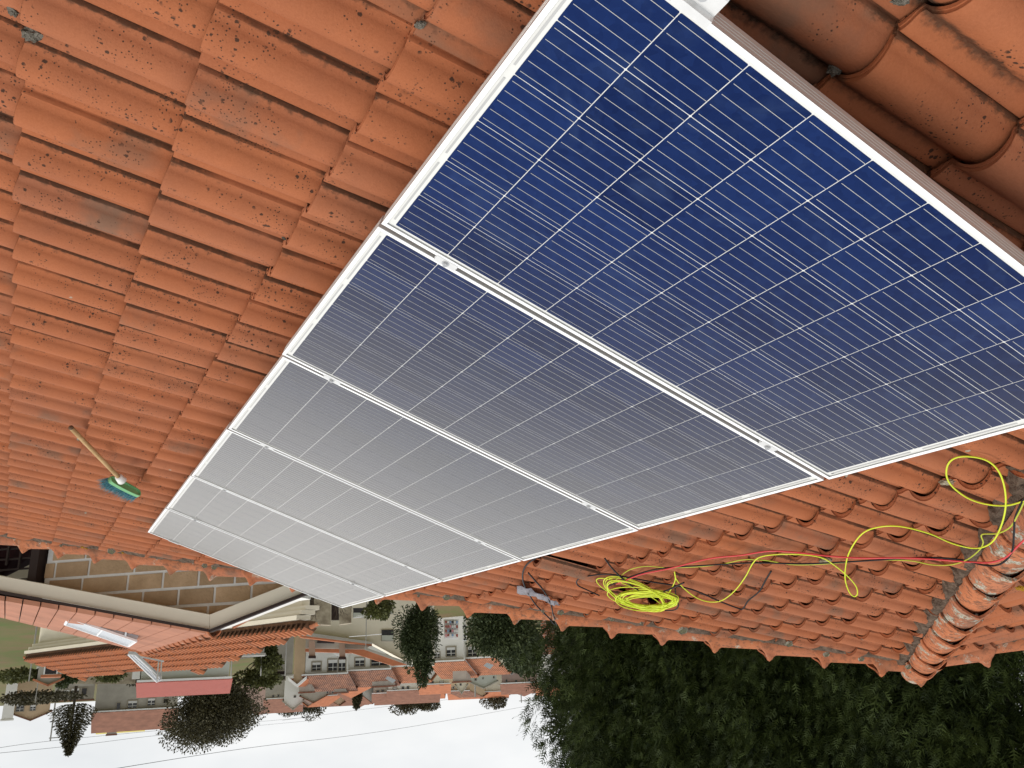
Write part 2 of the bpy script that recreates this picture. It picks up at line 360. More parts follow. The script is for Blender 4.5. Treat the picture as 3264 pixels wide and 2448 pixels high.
def join_meshes(name, items, mats, attr=True):
    V = []; Lp = []; Ls = []; sm = []; rn = []; pf = []; off = 0; cnt = 0
    for T, me in items:
        n = len(me.vertices); co = np.empty(n * 3, np.float32); me.vertices.foreach_get('co', co); co = co.reshape(-1, 3)
        A = np.array(T)[:3]; V.append(co @ A[:, :3].T + A[:, 3])
        lv = np.empty(len(me.loops), np.int32); me.loops.foreach_get('vertex_index', lv); Lp.append(lv + off)
        lt = np.empty(len(me.polygons), np.int32); me.polygons.foreach_get('loop_total', lt); Ls.append(lt)
        s_ = np.empty(len(me.polygons), bool); me.polygons.foreach_get('use_smooth', s_); sm.append(s_)
        rn.append(np.full(n, rng.random(), np.float32))
        if attr:
            p = np.zeros(n * 3, np.float32)
            if 'prof' in me.attributes: me.attributes['prof'].data.foreach_get('vector', p)
            pf.append(p)
        off += n
    V = np.concatenate(V).astype(np.float32); Lp = np.concatenate(Lp); Ls = np.concatenate(Ls); me = bpy.data.meshes.new(name)
    me.vertices.add(len(V)); me.vertices.foreach_set('co', V.ravel()); me.loops.add(len(Lp)); me.loops.foreach_set('vertex_index', Lp)
    me.polygons.add(len(Ls)); me.polygons.foreach_set('loop_start', np.concatenate([[0], np.cumsum(Ls)[:-1]]).astype(np.int32)); me.polygons.foreach_set('loop_total', Ls)
    me.polygons.foreach_set('use_smooth', np.concatenate(sm))
    a = me.attributes.new('rnd', 'FLOAT', 'POINT'); a.data.foreach_set('value', np.concatenate(rn))
    if attr: a = me.attributes.new('prof', 'FLOAT_VECTOR', 'POINT'); a.data.foreach_set('vector', np.concatenate(pf))
    for m in (mats if isinstance(mats, list) else [mats]): me.materials.append(m)
    me.update(calc_edges=True); me.validate(); return me
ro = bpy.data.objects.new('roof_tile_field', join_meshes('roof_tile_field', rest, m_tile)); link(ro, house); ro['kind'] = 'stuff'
# deck under the tiles, verge board, gable wall
def RP(u, v, z=0): return Vector((-u, v, z))
deck = B(); zz = BASE - .02
poly = [RP(-1.9, -2.2, zz), RP(-1.9, VERGE(-1.9) + .02, zz), RP(APEX_U, VERGE(APEX_U), zz), RP(3.365 - 2.5, HIP(3.365 - 2.5), zz), RP(.5, -2.6, zz)]
deck.prism(poly, (0, 0, -.05)); deck.build('roof_deck', m_deck, house)
# the slope beyond the ridge: mirrored about the vertical plane of the ridge line
A0 = RF @ RP(3.365, .088, 0); A1 = RF @ RP(APEX_U, VERGE(APEX_U), 0)
hd = (A1 - A0); hh = Vector((hd.x, hd.y, 0)).normalized(); nn = Vector((-hh.y, hh.x, 0))
def mirror(p): d = (p - A0).dot(nn); return p - nn * 2 * d
def mirvec(v): return v - nn * 2 * v.dot(nn)
E1m, E2m, TNm = mirvec(E1), mirvec(E2), mirvec(TN)
RF2 = frame(mirror(TO), E1m * -1, E2m * -1, TNm)      # right-handed mirrored frame, courses run the other way
RF2I = RF2.inverted()
its = []
for i in range(4, 17):
    for j in range(-14, 24):
        u = i * PU; v0 = j * PV - .08
        # local frame2 y = -v, barrels laid in the same handing
        uc, vc = u + .2, -(v0 + .1)
        if vc > VERGE(uc) + .28 or vc < HIP(uc) - .28 or vc < -3.2: continue
        T = Matrix.Translation((-u + rng.normal(0, .003), v0, BASE + rng.normal(0, .002))) @ Matrix.Rotation(rng.normal(0, .005), 4, 'Z')
        edge = vc > VERGE(uc) - .36 or vc < HIP(uc) + .36
        me = TM
        if edge:
            bm = bmesh.new(); bm.from_mesh(TM); bm.transform(T)
            for (co, no) in (((0, -7.165, 0), (-.845, -1, 0)), ((-3.365, -.258, 0), (-.954, 1, 0))):
                bmesh.ops.bisect_plane(bm, geom=bm.verts[:] + bm.edges[:] + bm.faces[:], plane_co=co, plane_no=no, clear_outer=True)
            bm.transform(T.inverted())
            if not bm.faces: bm.free(); continue
            me = bpy.data.meshes.new('t'); me.materials.append(m_tile); bm.to_mesh(me); bm.free()
        its.append((RF.inverted() @ RF2 @ T, me))
ro = bpy.data.objects.new('far_slope_tiles', join_meshes('far_slope_tiles', its, m_tile)); link(ro, house); ro['kind'] = 'stuff'
d2 = B(); pl = [RP(APEX_U, VERGE(APEX_U), zz), RP(.9, HIP(.9), zz), RP(.5, -2.6, zz), RP(.2, VERGE(.2), zz)]
d2.prism([RFI @ mirror(RF @ p) for p in pl], (0, 0, -.05)); d2.build('far_slope_deck', m_deck, house)
# ---- cap tiles: half round, flared front lip with a crest nub
def cap_mesh(r0=.078, r1=.090, L=.43, mat_=None, nub=1.0):
    V = []; Fc = []; K = 14
    rows = [(.010, r1 - .006, .012), (.012, r1 + .006, 0), (-.004, r1 + .010, 0), (-.034, r1 + .009, 0), (-.066, r1 + .004, 0), (-.105, r1, 0), (-L, r0, 0)]
    for q, (x, r, _) in enumerate(rows):
        for k in range(K + 1):
            a = PI * k / K; nb = nub * .050 * math.exp(-((a - PI / 2) / .34) ** 2) * (.7, .9, 1.0, .62, .34, .14, 0)[q]
            V.append((x - .085 * nub * math.sin(a) ** 4 * (1, 1, 1, .9, .6, .3, 0)[q], -math.cos(a) * r, math.sin(a) * (r * .92 + nb * 1.15) - .01))
    for r in range(len(rows) - 1):
        for k in range(K): Fc.append((r * (K + 1) + k, r * (K + 1) + k + 1, (r + 1) * (K + 1) + k + 1, (r + 1) * (K + 1) + k))
    me = mesh('cap_tile', V, Fc, mat_ or m_cap, True); me.polygons.foreach_set('use_smooth', [i >= K for i in range(len(Fc))])
    if me.polygons[-1].normal.dot(me.polygons[-1].center) < 0: me.flip_normals()
    return me
capA = cap_mesh(nub=.85); capB = cap_mesh(mat_=m_capold, r0=.104, r1=.108, nub=.35); capB.materials[0] = terracotta('ridge_cap_terracotta', strip=False, lich=.6, black=.95, tint=(.92, .84, .78), patch=.555); capC = cap_mesh(mat_=m_capold, nub=.85)
def run_caps(name, p0, p1, pitch, me_list, up, parent, tilt=.040, phase=0.0, jit=.004, skip=0):
    """caps from the low end p0 to the high end p1 (roof frame), front lip facing downhill"""
    d = (p1 - p0); Ld = d.length; d.normalize(); y = up.cross(-d).normalized(); z = (-d).cross(y)
    k = 0; s = phase
    while s < Ld:
        o = bpy.data.objects.new(name, me_list[k % len(me_list)]); link(o, parent)
        T = frame(p0 + d * s + z * rng.normal(0, jit / 2), -d, y, z) @ Matrix.Rotation(rng.normal(0, .012), 4, 'Z') @ Matrix.Rotation(-tilt + rng.normal(0, .006), 4, 'Y') @ Matrix.Rotation(rng.normal(0, .03), 4, 'X')
        o.matrix_basis = T; k += 1; s += pitch + rng.normal(0, .004)
vz = BASE + .055
v_lo = RP(-1.9, VERGE(-1.9) + .02, vz); v_hi = RP(APEX_U - .05, VERGE(APEX_U - .05) + .02, vz)
run_caps('verge_cap_tile', v_lo, v_hi, .405, [capA, capC, capA, capA], Vector((0, 0, 1)), house, phase=.11)
upv = (RFI.to_3x3() @ Vector((0, 0, 1))).normalized()
h_lo = RP(.9, HIP(.9), BASE + .080); h_hi = RP(APEX_U - .05, HIP(APEX_U - .05), BASE + .080)
run_caps('ridge_cap_tile', h_lo, h_hi, .36, [capB], upv, house, phase=.1, tilt=.016)
# far verge of the second slope
q_hi = RFI @ mirror(RF @ RP(APEX_U - .1, VERGE(APEX_U - .1) + .02, vz)); q_lo = RFI @ mirror(RF @ RP(2.5, VERGE(2.5) + .02, vz))
run_caps('verge_cap_tile', q_lo, q_hi, .405, [capA], (RFI.to_3x3() @ TNm), house, phase=.2)
# ---- mortar fillets (lumpy strips)
def fillet(name, p0, p1, wdt, hgt, m, parent, seg=160, side=Vector((0, 1, 0)), rough=.02):
    d = p1 - p0; s = side.normalized(); up = Vector((0, 0, 1)); V = []; Fc = []
    prof_ = [(-1, -.6), (-.75, .35), (-.3, .8), (.2, 1.0), (.6, .9), (1, .2)]
    ph = rng.random(6) * 9
    for i in range(seg + 1):
        t = i / seg
        for (a, h) in prof_:
            wob = 1 + .28 * math.sin(t * 61 + ph[0]) * math.sin(t * 23 + ph[1]) + rng.normal(0, .12)
            V.append(p0 + d * t + s * (a * wdt * wob) + up * (h * hgt * (1 + rng.normal(0, .12))))
    n = len(prof_)
    for i in range(seg):
        for k in range(n - 1): Fc.append((i * n + k, i * n + k + 1, (i + 1) * n + k + 1, (i + 1) * n + k))
    o = bpy.data.objects.new(name, mesh(name, V, Fc, m, False)); link(o, parent); return o
vdir = Vector((1, .845, 0)).normalized(); vs_ = Vector((-.845, 1, 0)).normalized()
fillet('mortar_bed', v_lo - vs_ * .135 + Vector((0, 0, -.030)), v_hi - vs_ * .135 + Vector((0, 0, -.030)), .07, .045, m_mortar, house, 260, vs_)
hs_ = Vector((.954, 1, 0)).normalized()
fillet('mortar_bed', h_lo + hs_ * .112 + Vector((0, 0, -.055)), h_hi + hs_ * .112 + Vector((0, 0, -.055)), .055, .065, m_mortar, house, 220, hs_)
fillet('mortar_bed', h_lo - hs_ * .125 + Vector((0, 0, -.10)), h_hi - hs_ * .125 + Vector((0, 0, -.10)), .04, .055, m_mortar, house, 220, hs_)
sm_ = (RFI.to_3x3() @ mirvec(RF.to_3x3() @ vs_)).normalized()
fillet('mortar_bed', q_lo - sm_ * .085 - Vector((0, 0, .035)), q_hi - sm_ * .085 - Vector((0, 0, .035)), .05, .045, m_mortar, house, 160, sm_)
# apex plug
ap = bpy.data.objects.new('apex_cap_tile', capC); link(ap, house)
pk = RP(APEX_U, VERGE(APEX_U) , BASE + .07)
ap.matrix_basis = frame(pk + Vector((.10, .10, .0)), Vector((-.7, .7, .1)).normalized(), Vector((-.7, -.7, 0)).normalized().cross(Vector((0,0,1))).cross(Vector((-.7, .7, .1)).normalized()).normalized(), Vector((0, 0, 1))) if False else Matrix.Translation(pk + Vector((-.12, .10, .0))) @ Matrix.Rotation(math.radians(128), 4, 'Z')
# gable wall below the far edge
gw = B(); n_out = Vector((.61, .79, 0)) * -1
a = RF @ (v_lo + Vector((0, 0, -.12))); b_ = RF @ (v_hi + Vector((0, 0, -.12))); c_ = RF @ (q_lo + Vector((0, 0, -.12)))
off = Vector((RF.to_3x3() @ vs_).xy.to_3d()).normalized() * -.12
pts = [a + off, b_ + off, c_ + off, Vector((c_.x, c_.y, 0)) + off, Vector((a.x, a.y, 0)) + off]
gw.prism(pts, off * 1.5)
m_render = mat('cream_render', (.78, .72, .58), .9, var=.12, scale=3, bump=.3)
g_ = gw.build('gable_wall', m_render); g_.parent = house; g_.matrix_parent_inverse = RFI
# ---- stray mortar lumps on the tiles
def lump(name, p, r, m, parent, sq=(1, 1, .6), lab=None):
    bm = bmesh.new(); bmesh.ops.create_icosphere(bm, subdivisions=3, radius=r)
    for v in bm.verts:
        n = v.co.normalized(); k = 1 + .25 * math.sin(n.x * 7 + r * 900) * math.cos(n.y * 9) + rng.normal(0, .10); v.co = Vector((v.co.x * sq[0], v.co.y * sq[1], v.co.z * sq[2])) * k
    me = bpy.data.meshes.new(name); bm.to_mesh(me); bm.free(); me.materials.append(m)
    o = bpy.data.objects.new(name, me); link(o, parent); o.matrix_basis = Matrix.Translation(p) @ Matrix.Rotation(rng.random() * 6, 4, 'Z'); return o
m_grey = mat('grey_cement', (.30, .275, .23), .95, scale=60, col2=(.06, .05, .035), spec=.05, bump=1.0, bscale=120)
for (x, y, r, h) in ((2668, 212, .017, -.055), (100, 108, .022, -.03), (40, 35, .012, -.03), (2872, 0, .012, -.05), (1918, 1836, .020, -.04), (3018, 1537, .020, -.04), (2630, 1785, .028, -.03), (905, 760, .006, -.03), (1340, 80, .010, -.055)):
    o = lump('cement_crumb', roofpt(x, y, h), r, m_grey if y < 1000 else m_oldmort, house, (1.3, .9, .5))

m_lich = mat('pale_lichen', (.50, .50, .42), .95, scale=160, col2=(.28, .28, .20), bump=1, bscale=200); m_lich2 = mat('dark_lichen', (.15, .14, .08), .95, scale=90, bump=1, bscale=150)
for (x, y, rr_) in ((355, 1757, .034), (652, 1803, .024), (683, 1808, .024), (195, 1738, .013), (1423, 1904, .030), (1334, 1898, .012), (1787, 1952, .026), (1730, 1947, .012), (2176, 2010, .040), (1950, 1974, .016), (2515, 2052, .028), (2634, 2085, .024), (2745, 2100, .022), (2895, 2125, .022), (2905, 2138, .014), (2045, 1986, .012)):
    K = 22; V = [(0, 0, .008)]; ph = rng.random() * 6
    for q_, (fr_, z_) in enumerate(((.55, .007), (.74, .006), (.80, .011), (1.0, -.004))):
        for k in range(K): wv_ = 1 + .10 * math.sin(5 * 2 * PI * k / K + ph) + .07 * math.sin(9 * 2 * PI * k / K + 2 * ph); V.append((rr_ * fr_ * wv_ * math.cos(2 * PI * k / K), rr_ * fr_ * wv_ * math.sin(2 * PI * k / K), z_))
    Fc = [(0, 1 + k, 1 + (k + 1) % K) for k in range(K)]; fm_ = [1] * K
    for q_ in range(3): Fc += [(1 + q_ * K + k, 1 + q_ * K + (k + 1) % K, 1 + (q_ + 1) * K + (k + 1) % K, 1 + (q_ + 1) * K + k) for k in range(K)]; fm_ += [1 if q_ == 0 else 0] * K
    o = bpy.data.objects.new('lichen_rosette', mesh('lichen_rosette', V, Fc, [m_lich, m_lich2], False, fm_)); link(o, house)
    o.matrix_basis = Matrix.Translation(roofpt(x, y, .045)) @ Matrix.Rotation(math.radians(28), 4, 'X')

m_moss = mat('yellow_lichen', (.55, .30, .02), .9, var=.4, scale=120, bump=1, bscale=150)
for (x, y, r) in ((262, 1744, .014), (275, 1748, .010), (391, 1762, .013), (3050, 1938, .014), (3046, 1950, .010), (3252, 1874, .018), (3262, 1880, .013), (1150, 1890, .010)):
    o = lump('yellow_lichen_patch', roofpt(x, y, .02 if x > 3000 else .0), r, m_moss, house, (1.3, .9, .5))
# =================================================================== SOLAR PANELS
PL, PW, GAP, TH = 1.65, .992, .018, .040
mu, mv = .031, .020; cu = (PL - 2 * mu) / 10; cv = (PW - 2 * mv) / 6; cg = .0020
def cell_mesh():
    h = .0; a, b2 = (cu - cg) / 2, (cv - cg) / 2; ch = .002
    v = [(-a + ch, -b2, 0), (a - ch, -b2, 0), (a, -b2 + ch, 0), (a, b2 - ch, 0), (a - ch, b2, 0), (-a + ch, b2, 0), (-a, b2 - ch, 0), (-a, -b2 + ch, 0)]
    v2 = [(x, y, -.0004) for x, y, z in v]
    return mesh('cell', v + v2, [tuple(range(8))] + [(i, i + 8, (i + 1) % 8 + 8, (i + 1) % 8) for i in range(8)], m_cell)
CM = cell_mesh()
m_aluside = mat('frame_side_aluminium', (.68, .66, .63), .40, var=.08, scale=25, metal=.55, spec=.5)
def frame_mesh():
    b = B(); lip = .0115; L, W = PL, PW
    def bar(x0, x1, y0, y1):                    # one side: wall plus top lip
        b.box2((x0, y0, -TH), (x1, y1, 0))
    wt = .0025
    # outer walls
    bar(-L, 0, 0, wt); bar(-L, 0, W - wt, W); bar(-L, -L + wt, wt, W - wt); bar(-wt, 0, wt, W - wt)
    # mitred top lips, 1.6 mm thick, 1 mm proud of the walls
    def lipq(p):
        b.prism([(x, y, -.0008) for x, y in p], (0, 0, .0018), 1)
    e = .0004
    O = [(-L, 0), (0, 0), (0, W), (-L, W)]; I = [(-L + lip, lip), (-lip, lip), (-lip, W - lip), (-L + lip, W - lip)]
    for k in range(4):
        k2 = (k + 1) % 4; lipq([O[k], O[k2], I[k2], I[k]])
    # return flange below
    fl = .028; 
    b.box2((-L + wt, wt, -TH), (-wt, fl, -TH + .0018)); b.box2((-L + wt, W - fl, -TH), (-wt, W - wt, -TH + .0018))
    # side grooves on the outer walls
    for z in (-.012, -.020, -.028):
        b.box2((-L, -.0006, z - .0012), (0, 0, z)); b.box2((-L, W, z - .0012), (0, W + .0006, z)); b.box2((0, .0, z - .0012), (.0006, W, z)); b.box2((-L - .0006, 0, z - .0012), (-L, W, z))
    return b.me('frame', [m_aluside, m_alu])
FM = frame_mesh()
def ribbons_mesh():
    b = B(); rw = .0012; z = -.00365
    for c in range(6):
        for k in range(5):
            y = mv + c * cv + cv * (k + .5) / 5
            for i in range(10):                  # ribbon stops short of one cell edge
                x0 = -(mu + i * cu); x1 = x0 - cu
                b.box2((x0 - (.006 if i == 0 else .0075), y - rw / 2, z), (x1 + .0002, y + rw / 2, z + .0003))
    for x in (-(mu - .010), -(PL - mu + .010)):
        for c in range(3):
            y0 = mv + c * 2 * cv + .02; b.box2((x - .0025, y0, z), (x + .0025, y0 + 2 * cv - .04, z + .0002))
    return b.me('ribbon_grid', m_ribbon)
RM = ribbons_mesh()
sheet = B().box2((-PL + .002, .002, -.0065), (-.002, PW - .002, -.0045)).me('backsheet', m_sheet)
lab = B()
for k, (a0, w0) in enumerate(((0, .009), (.013, .003), (.018, .010), (.031, .004), (.037, .011))):
    lab.box2((-PL + .018, PW - .075 + a0, -.0044), (-PL + .0225, PW - .075 + a0 + w0, -.0041))
LM = lab.me('serial_print', m_print)
ofs = [(0, 0), (0.002, .001), (-.006, .0), (-.002, .002), (.001, .004), (.004, .006)]
pl_lab = ['nearest solar panel, deep blue, cut off by the picture edge', 'second solar panel from the camera, slate blue turning grey', 'third solar panel from the camera, grey with blue at its upslope end',
          'fourth solar panel from the camera, mirror grey, third from the far edge', 'fifth solar panel, pale grey with sky glare, last but one', 'farthest solar panel, pale grey, beside the gutter edge of the roof']
proto = None
for k in range(6):
    T = PF @ Matrix.Translation((ofs[k][0], k * (PW + GAP) + ofs[k][1], 0)) @ Matrix.Rotation(rng.normal(0, .0012), 4, 'X')
    p = empty('solar_module', T, pl_lab[k], 'solar panel', 'row of six solar panels on the roof')
    for nm, me in (('frame', FM), ('backsheet', sheet), ('ribbon_grid', RM), ('serial_print', LM)): link(bpy.data.objects.new(nm, me), p)
    for i in range(10):
        for c in range(6):
            o = bpy.data.objects.new('cell', CM); link(o, p); o.location = (-(mu + (i + .5) * cu), mv + (c + .5) * cv, -.0040)
# mounting rails with clamps
def rail(ux, labl):
    r = empty('mounting_rail', PF @ Matrix.Translation((-ux, 0, 0)), labl, 'mounting rail', 'rails that carry the solar panels')
    b = B(); b.box2((-.020, -.16, -TH - .042), (.020, 6 * (PW + GAP) + .04, -TH - .002)); b.box2((-.006, -.161, -TH - .0425), (.006, -.159, -TH - .0015)); b.build('rail_profile', m_clamp, r)
    for k in range(7):
        y = k * (PW + GAP) - GAP / 2 + (0 if k else 0)
        c = B()
        if k in (0, 6):                          # end clamp: block, lip and bolt
            s = -1 if k == 0 else 1; y0 = 0 if k == 0 else 6 * PW + 5 * GAP + .006
            pr = [(0 - s * .012, .0012), (0 - s * .012, .0040), (s * .004, .0040), (s * .006, -.010), (s * .040, -.012), (s * .046, -.016), (s * .046, -TH - .001), (s * .034, -TH - .001), (s * .034, -.020), (s * .006, -.018), (s * .002, -TH - .001), (s * .0008, -TH - .001), (s * .0008, .0012)]
            c.prism([(-.040, y0 + a_, z_) for a_, z_ in pr], (.08, 0, 0))
            cy = y0 + s * .022; cz = -.011
        else:
            c.box2((-.032, y - .0135, .0012), (.032, y + .0135, .0036)); c.box2((-.034, y - .005, -TH), (.034, y + .005, .0012)); cy = y; cz = .004
        o = c.build('clamp', m_clamp, r)
        t_ = B(); t_.tube([(0, cy, cz), (0, cy, cz + .0015)], .0105, 18); t_.tube([(0, cy, cz + .0015), (0, cy, cz + .008)], .0068, 6); t_.tube([(0, cy, cz + .0068), (0, cy, cz + .0082)], .003, 6); t_.build('bolt', m_steel, o)
    for k in range(5):                           # hooks down to the tiles
        y = .4 + k * 1.32; hz = -TH - .042; f = B(); f.box2((-.015, y - .02, hz - .20), (-.009, y + .02, hz)); f.box2((-.015, y - .02, hz - .206), (.10, y + .02, hz - .20)); f.build('roof_hook', m_clamp, r)
rail(.20, 'lower aluminium rail under the panels, end clamp and bolt at the picture top'); rail(1.385, 'upper aluminium rail under the panels, clamps on the ridge side')

# =================================================================== CABLES
m_yel = mat('yellow_green_cable', (.70, .80, .03), .42, var=.15, spec=.5); m_gy = mat('dull_yellow_cable', (.50, .55, .05), .45, var=.2)
m_blk = mat('black_cable', (.010, .010, .011), .45, spec=.2); m_red = mat('red_cable', (.62, .045, .05), .4, spec=.5)
def cable(name, px, r, m, label, h=.012, parent=None, hs=None):
    pts = []
    for x, y in px:
        q = roofpt(x, y, h); near = q.y - HIP(-q.x); hh_ = h + (.115 - h) * min(1, max(0, (.30 - near) / .22)); pts.append(RF @ roofpt(x, y, hh_))
    b = B(); b.tube(spline(pts, 10), r, 8); o = b.build(name, m, parent, True)
    if label: tag(o, label, 'cable')
    return o
cable('electric_cable', [(1965, 1862), (2040, 1832), (2130, 1813), (2260, 1781), (2360, 1770), (2450, 1757), (2530, 1760), (2640, 1772), (2750, 1779), (2860, 1778), (2950, 1781), (3060, 1789), (3150, 1793), (3200, 1780), (3230, 1755), (3264, 1722), (3310, 1690)], .0042, m_red, 'red electric cable stretched across the tiles to the ridge', .020)
cable('electric_cable', [(1940, 1868), (2010, 1838), (2100, 1813), (2250, 1802), (2400, 1794), (2560, 1797), (2700, 1791), (2830, 1783), (2960, 1777), (3060, 1784), (3140, 1802), (3190, 1797), (3225, 1760), (3232, 1700), (3236, 1650), (3264, 1590), (3300, 1560)], .0042, m_blk, 'long black cable running beside the red one to the ridge', .012)
cable('electric_cable', [(1802, 1748), (1760, 1757), (1705, 1780), (1672, 1810), (1667, 1850), (1685, 1892), (1710, 1930), (1745, 1965), (1768, 1990)], .0058, m_blk, 'black cable curving from under the panels over the verge caps', .010)
cable('electric_cable', [(1684, 1826), (1705, 1850), (1735, 1885), (1755, 1925), (1764, 1960), (1775, 1992)], .0058, m_blk, 'black cable end lying on the tiles beside the plastic scrap', .010)
cable('electric_cable', [(1928, 1780), (1950, 1810), (1980, 1840), (2010, 1865), (2045, 1885), (2090, 1892), (2130, 1880), (2160, 1866), (2180, 1857)], .0050, m_blk, 'black cable loop crossing the top of the yellow coil', .025)
cable('electric_cable', [(1910, 1898), (1870, 1880), (1845, 1868), (1838, 1855), (1850, 1842), (1895, 1833), (1940, 1830), (2000, 1840), (2080, 1855), (2160, 1868), (2220, 1884), (2290, 1915), (2350, 1938), (2368, 1940), (2385, 1915), (2420, 1885), (2440, 1850), (2458, 1820)], .0048, m_blk, 'black cable bent in a V with its free end pointing up', .014)
cable('electric_cable', [(2120, 1946), (2150, 1944), (2162, 1930), (2155, 1900), (2152, 1876)], .0042, m_blk, 'short grey cable tail at the left end of the yellow coil', .012)
cable('electric_cable', [(2118, 1905), (2135, 1885), (2152, 1850), (2150, 1822), (2155, 1845), (2180, 1875), (2220, 1905), (2260, 1918), (2300, 1914), (2340, 1885), (2375, 1840), (2400, 1795), (2425, 1775), (2480, 1767), (2560, 1768), (2620, 1778), (2660, 1802), (2700, 1835), (2728, 1868), (2733, 1893), (2722, 1901), (2706, 1885), (2694, 1845), (2698, 1790), (2715, 1745), (2750, 1700), (2800, 1680), (2870, 1678), (2960, 1700), (3030, 1730), (3090, 1746), (3130, 1745), (3165, 1725), (3190, 1680), (3205, 1620), (3203, 1560), (3185, 1505), (3150, 1470), (3100, 1456), (3050, 1458), (3022, 1480), (3018, 1520), (3040, 1555), (3090, 1590), (3150, 1608), (3210, 1611), (3264, 1597), (3300, 1585)], .0034, m_yel, 'loose yellow cable looping over the tiles from the coil to the ridge', .016)
cable('electric_cable', [(1950, 1860), (1975, 1838), (2010, 1815), (2060, 1805), (2130, 1809), (2230, 1806), (2310, 1796), (2370, 1784), (2440, 1786), (2520, 1799), (2600, 1799), (2700, 1792), (2800, 1785), (2900, 1787), (2970, 1800), (3030, 1800), (3080, 1785), (3120, 1755), (3134, 1730), (3130, 1704), (3180, 1700), (3220, 1680), (3245, 1640), (3264, 1600)], .0030, m_gy, 'thin dull yellow cable tangled along the black one', .008)
# coil of yellow cable: ONE length wound in many turns
pts = []
c0 = roofpt(2075, 1900, .02)
px_el = lambda cx, cy, ax, ay, rot, t: (cx + ax * math.cos(t) * math.cos(rot) - ay * math.sin(t) * math.sin(rot), cy + ax * math.cos(t) * math.sin(rot) + ay * math.sin(t) * math.cos(rot))
turns = [(2020, 1893, 112, 35, .42)] * 3 + [(2050, 1908, 100, 30, .12)] * 2 + [(2062, 1913, 92, 25, .05)] * 11 + [(2025, 1898, 95, 33, .35)] * 2 + [(2068, 1914, 78, 18, .0)] * 6
prev = None
for ti, (cx, cy, ax, ay, ro_) in enumerate(turns):
    jx, jy, ja, jb = rng.normal(0, 7), rng.normal(0, 3.5), 1 + rng.normal(0, .06), 1 + rng.normal(0, .13)
    for k in range(14):
        t = 2 * PI * k / 14 + .3
        x, y = px_el(cx + jx, cy + jy, ax * ja, ay * jb, ro_, t)
        pts.append(RF @ roofpt(x, y, .012 + .0035 * (ti % 9) + .006 * math.sin(t * 2 + ti)))
b = B(); b.tube(spline(pts, 3), .0034, 6); o = b.build('cable_coil', m_yel, None, True)
tag(o, 'coil of bright yellow cable lying over the hole in the tiles', 'cable coil')
# plastic scrap
m_plas = mat('milky_plastic', (.25, .23, .26), .3, var=.45, scale=50, spec=.6, bump=.8, bscale=60)
V = []; Fc = []; A_ = [(1645, 1868), (1650, 1892)]; top = [(1645, 1868), (1690, 1882), (1730, 1895), (1755, 1912), (1772, 1917), (1785, 1927)]; bot = [(1650, 1890), (1686, 1902), (1720, 1910), (1748, 1924), (1768, 1930), (1786, 1928)]
for i in range(16):
    t = i / 15 * 5; k = min(int(t), 4); f = t - k
    for (P_, hh_) in ((top, 0), (bot, 1)):
        for e in range(3):
            x = top[k][0] * (1 - f) + top[k + 1][0] * f; y = top[k][1] * (1 - f) + top[k + 1][1] * f
            x2 = bot[k][0] * (1 - f) + bot[k + 1][0] * f; y2 = bot[k][1] * (1 - f) + bot[k + 1][1] * f
        a_ = hh_
        V.append(RF @ roofpt(x + (x2 - x) * a_ + rng.normal(0, 2.5), y + (y2 - y) * a_ + rng.normal(0, 2.5), .004 + rng.random() * .016))
    
Fc = [(2 * i, 2 * i + 1, 2 * i + 3, 2 * i + 2) for i in range(15)]
o = bpy.data.objects.new('plastic_scrap', mesh('plastic_scrap', V, Fc, m_plas, True)); link(o); tag(o, 'strip of milky plastic film stuck between the tiles near the verge', 'plastic film')
so = o.modifiers.new('t', 'SOLIDIFY'); so.thickness = .0012

# =================================================================== BROOM
m_wood = mat('broom_stick_wood', (.55, .36, .17), .6, scale=14, col2=(.36, .21, .08), bump=.3, bscale=60)
m_grn = mat('green_plastic', (.20, .50, .22), .35, var=.15, spec=.5); m_bri = mat('turquoise_bristle', (.09, .28, .34), .7, var=.3, scale=60); m_wht = mat('white_plastic', (.78, .77, .72), .4, spec=.5)
m_dkend = mat('worn_dark_wood', (.16, .10, .06), .8)
he = RF @ roofpt(225, 1362, .012); hb = RF @ roofpt(389, 1532, .085)
L_ = (hb - he); br = empty('broom', hb, 'broom with wooden handle, green head and turquoise bristles lying on the tiles', 'broom')
def lw(p): return p - hb
b = B(); b.tube([lw(he + L_ * t) for t in (0.012, .3, .6, .93)], .0125, 12); b.build('handle', m_wood, br, True)
b = B(); b.tube([lw(he), lw(he + L_ * .014)], .0128, 12); b.build('handle_tip', m_dkend, br, True)
b = B(); b.tube([lw(he + L_ * t) for t in (.915, .94, .975, 1.0)], .020, 12, r2=.027); b.build('socket', m_wht, br, True)
e0 = RF @ roofpt(352, 1524, .075); e1 = RF @ roofpt(450, 1574, .075); hx = (e1 - e0); HL = hx.length; hx.normalize()
hz_ = (E2 * -.9 - TN * .38).normalized(); hz_ = (hz_ - hx * hz_.dot(hx)).normalized(); hy = hz_.cross(hx)
ctr = (e0 + e1) / 2
HT = frame(lw(ctr), hx, hy, hz_)
b = B(); K = 24; hw = HL / 2
ring = lambda a_, w_, z_: [HT @ Vector((max(-a_ + w_, min(a_ - w_, a_ * math.cos(2 * PI * k / K) * 1.3)) + w_ * .9 * math.cos(2 * PI * k / K), w_ * math.sin(2 * PI * k / K), z_)) for k in range(K)]
r_ = [ring(hw, .026, -.022), ring(hw, .030, -.018), ring(hw, .030, .002), ring(hw - .008, .022, .002), ring(hw - .010, .020, -.006), ring(hw - .02, .006, -.006)]
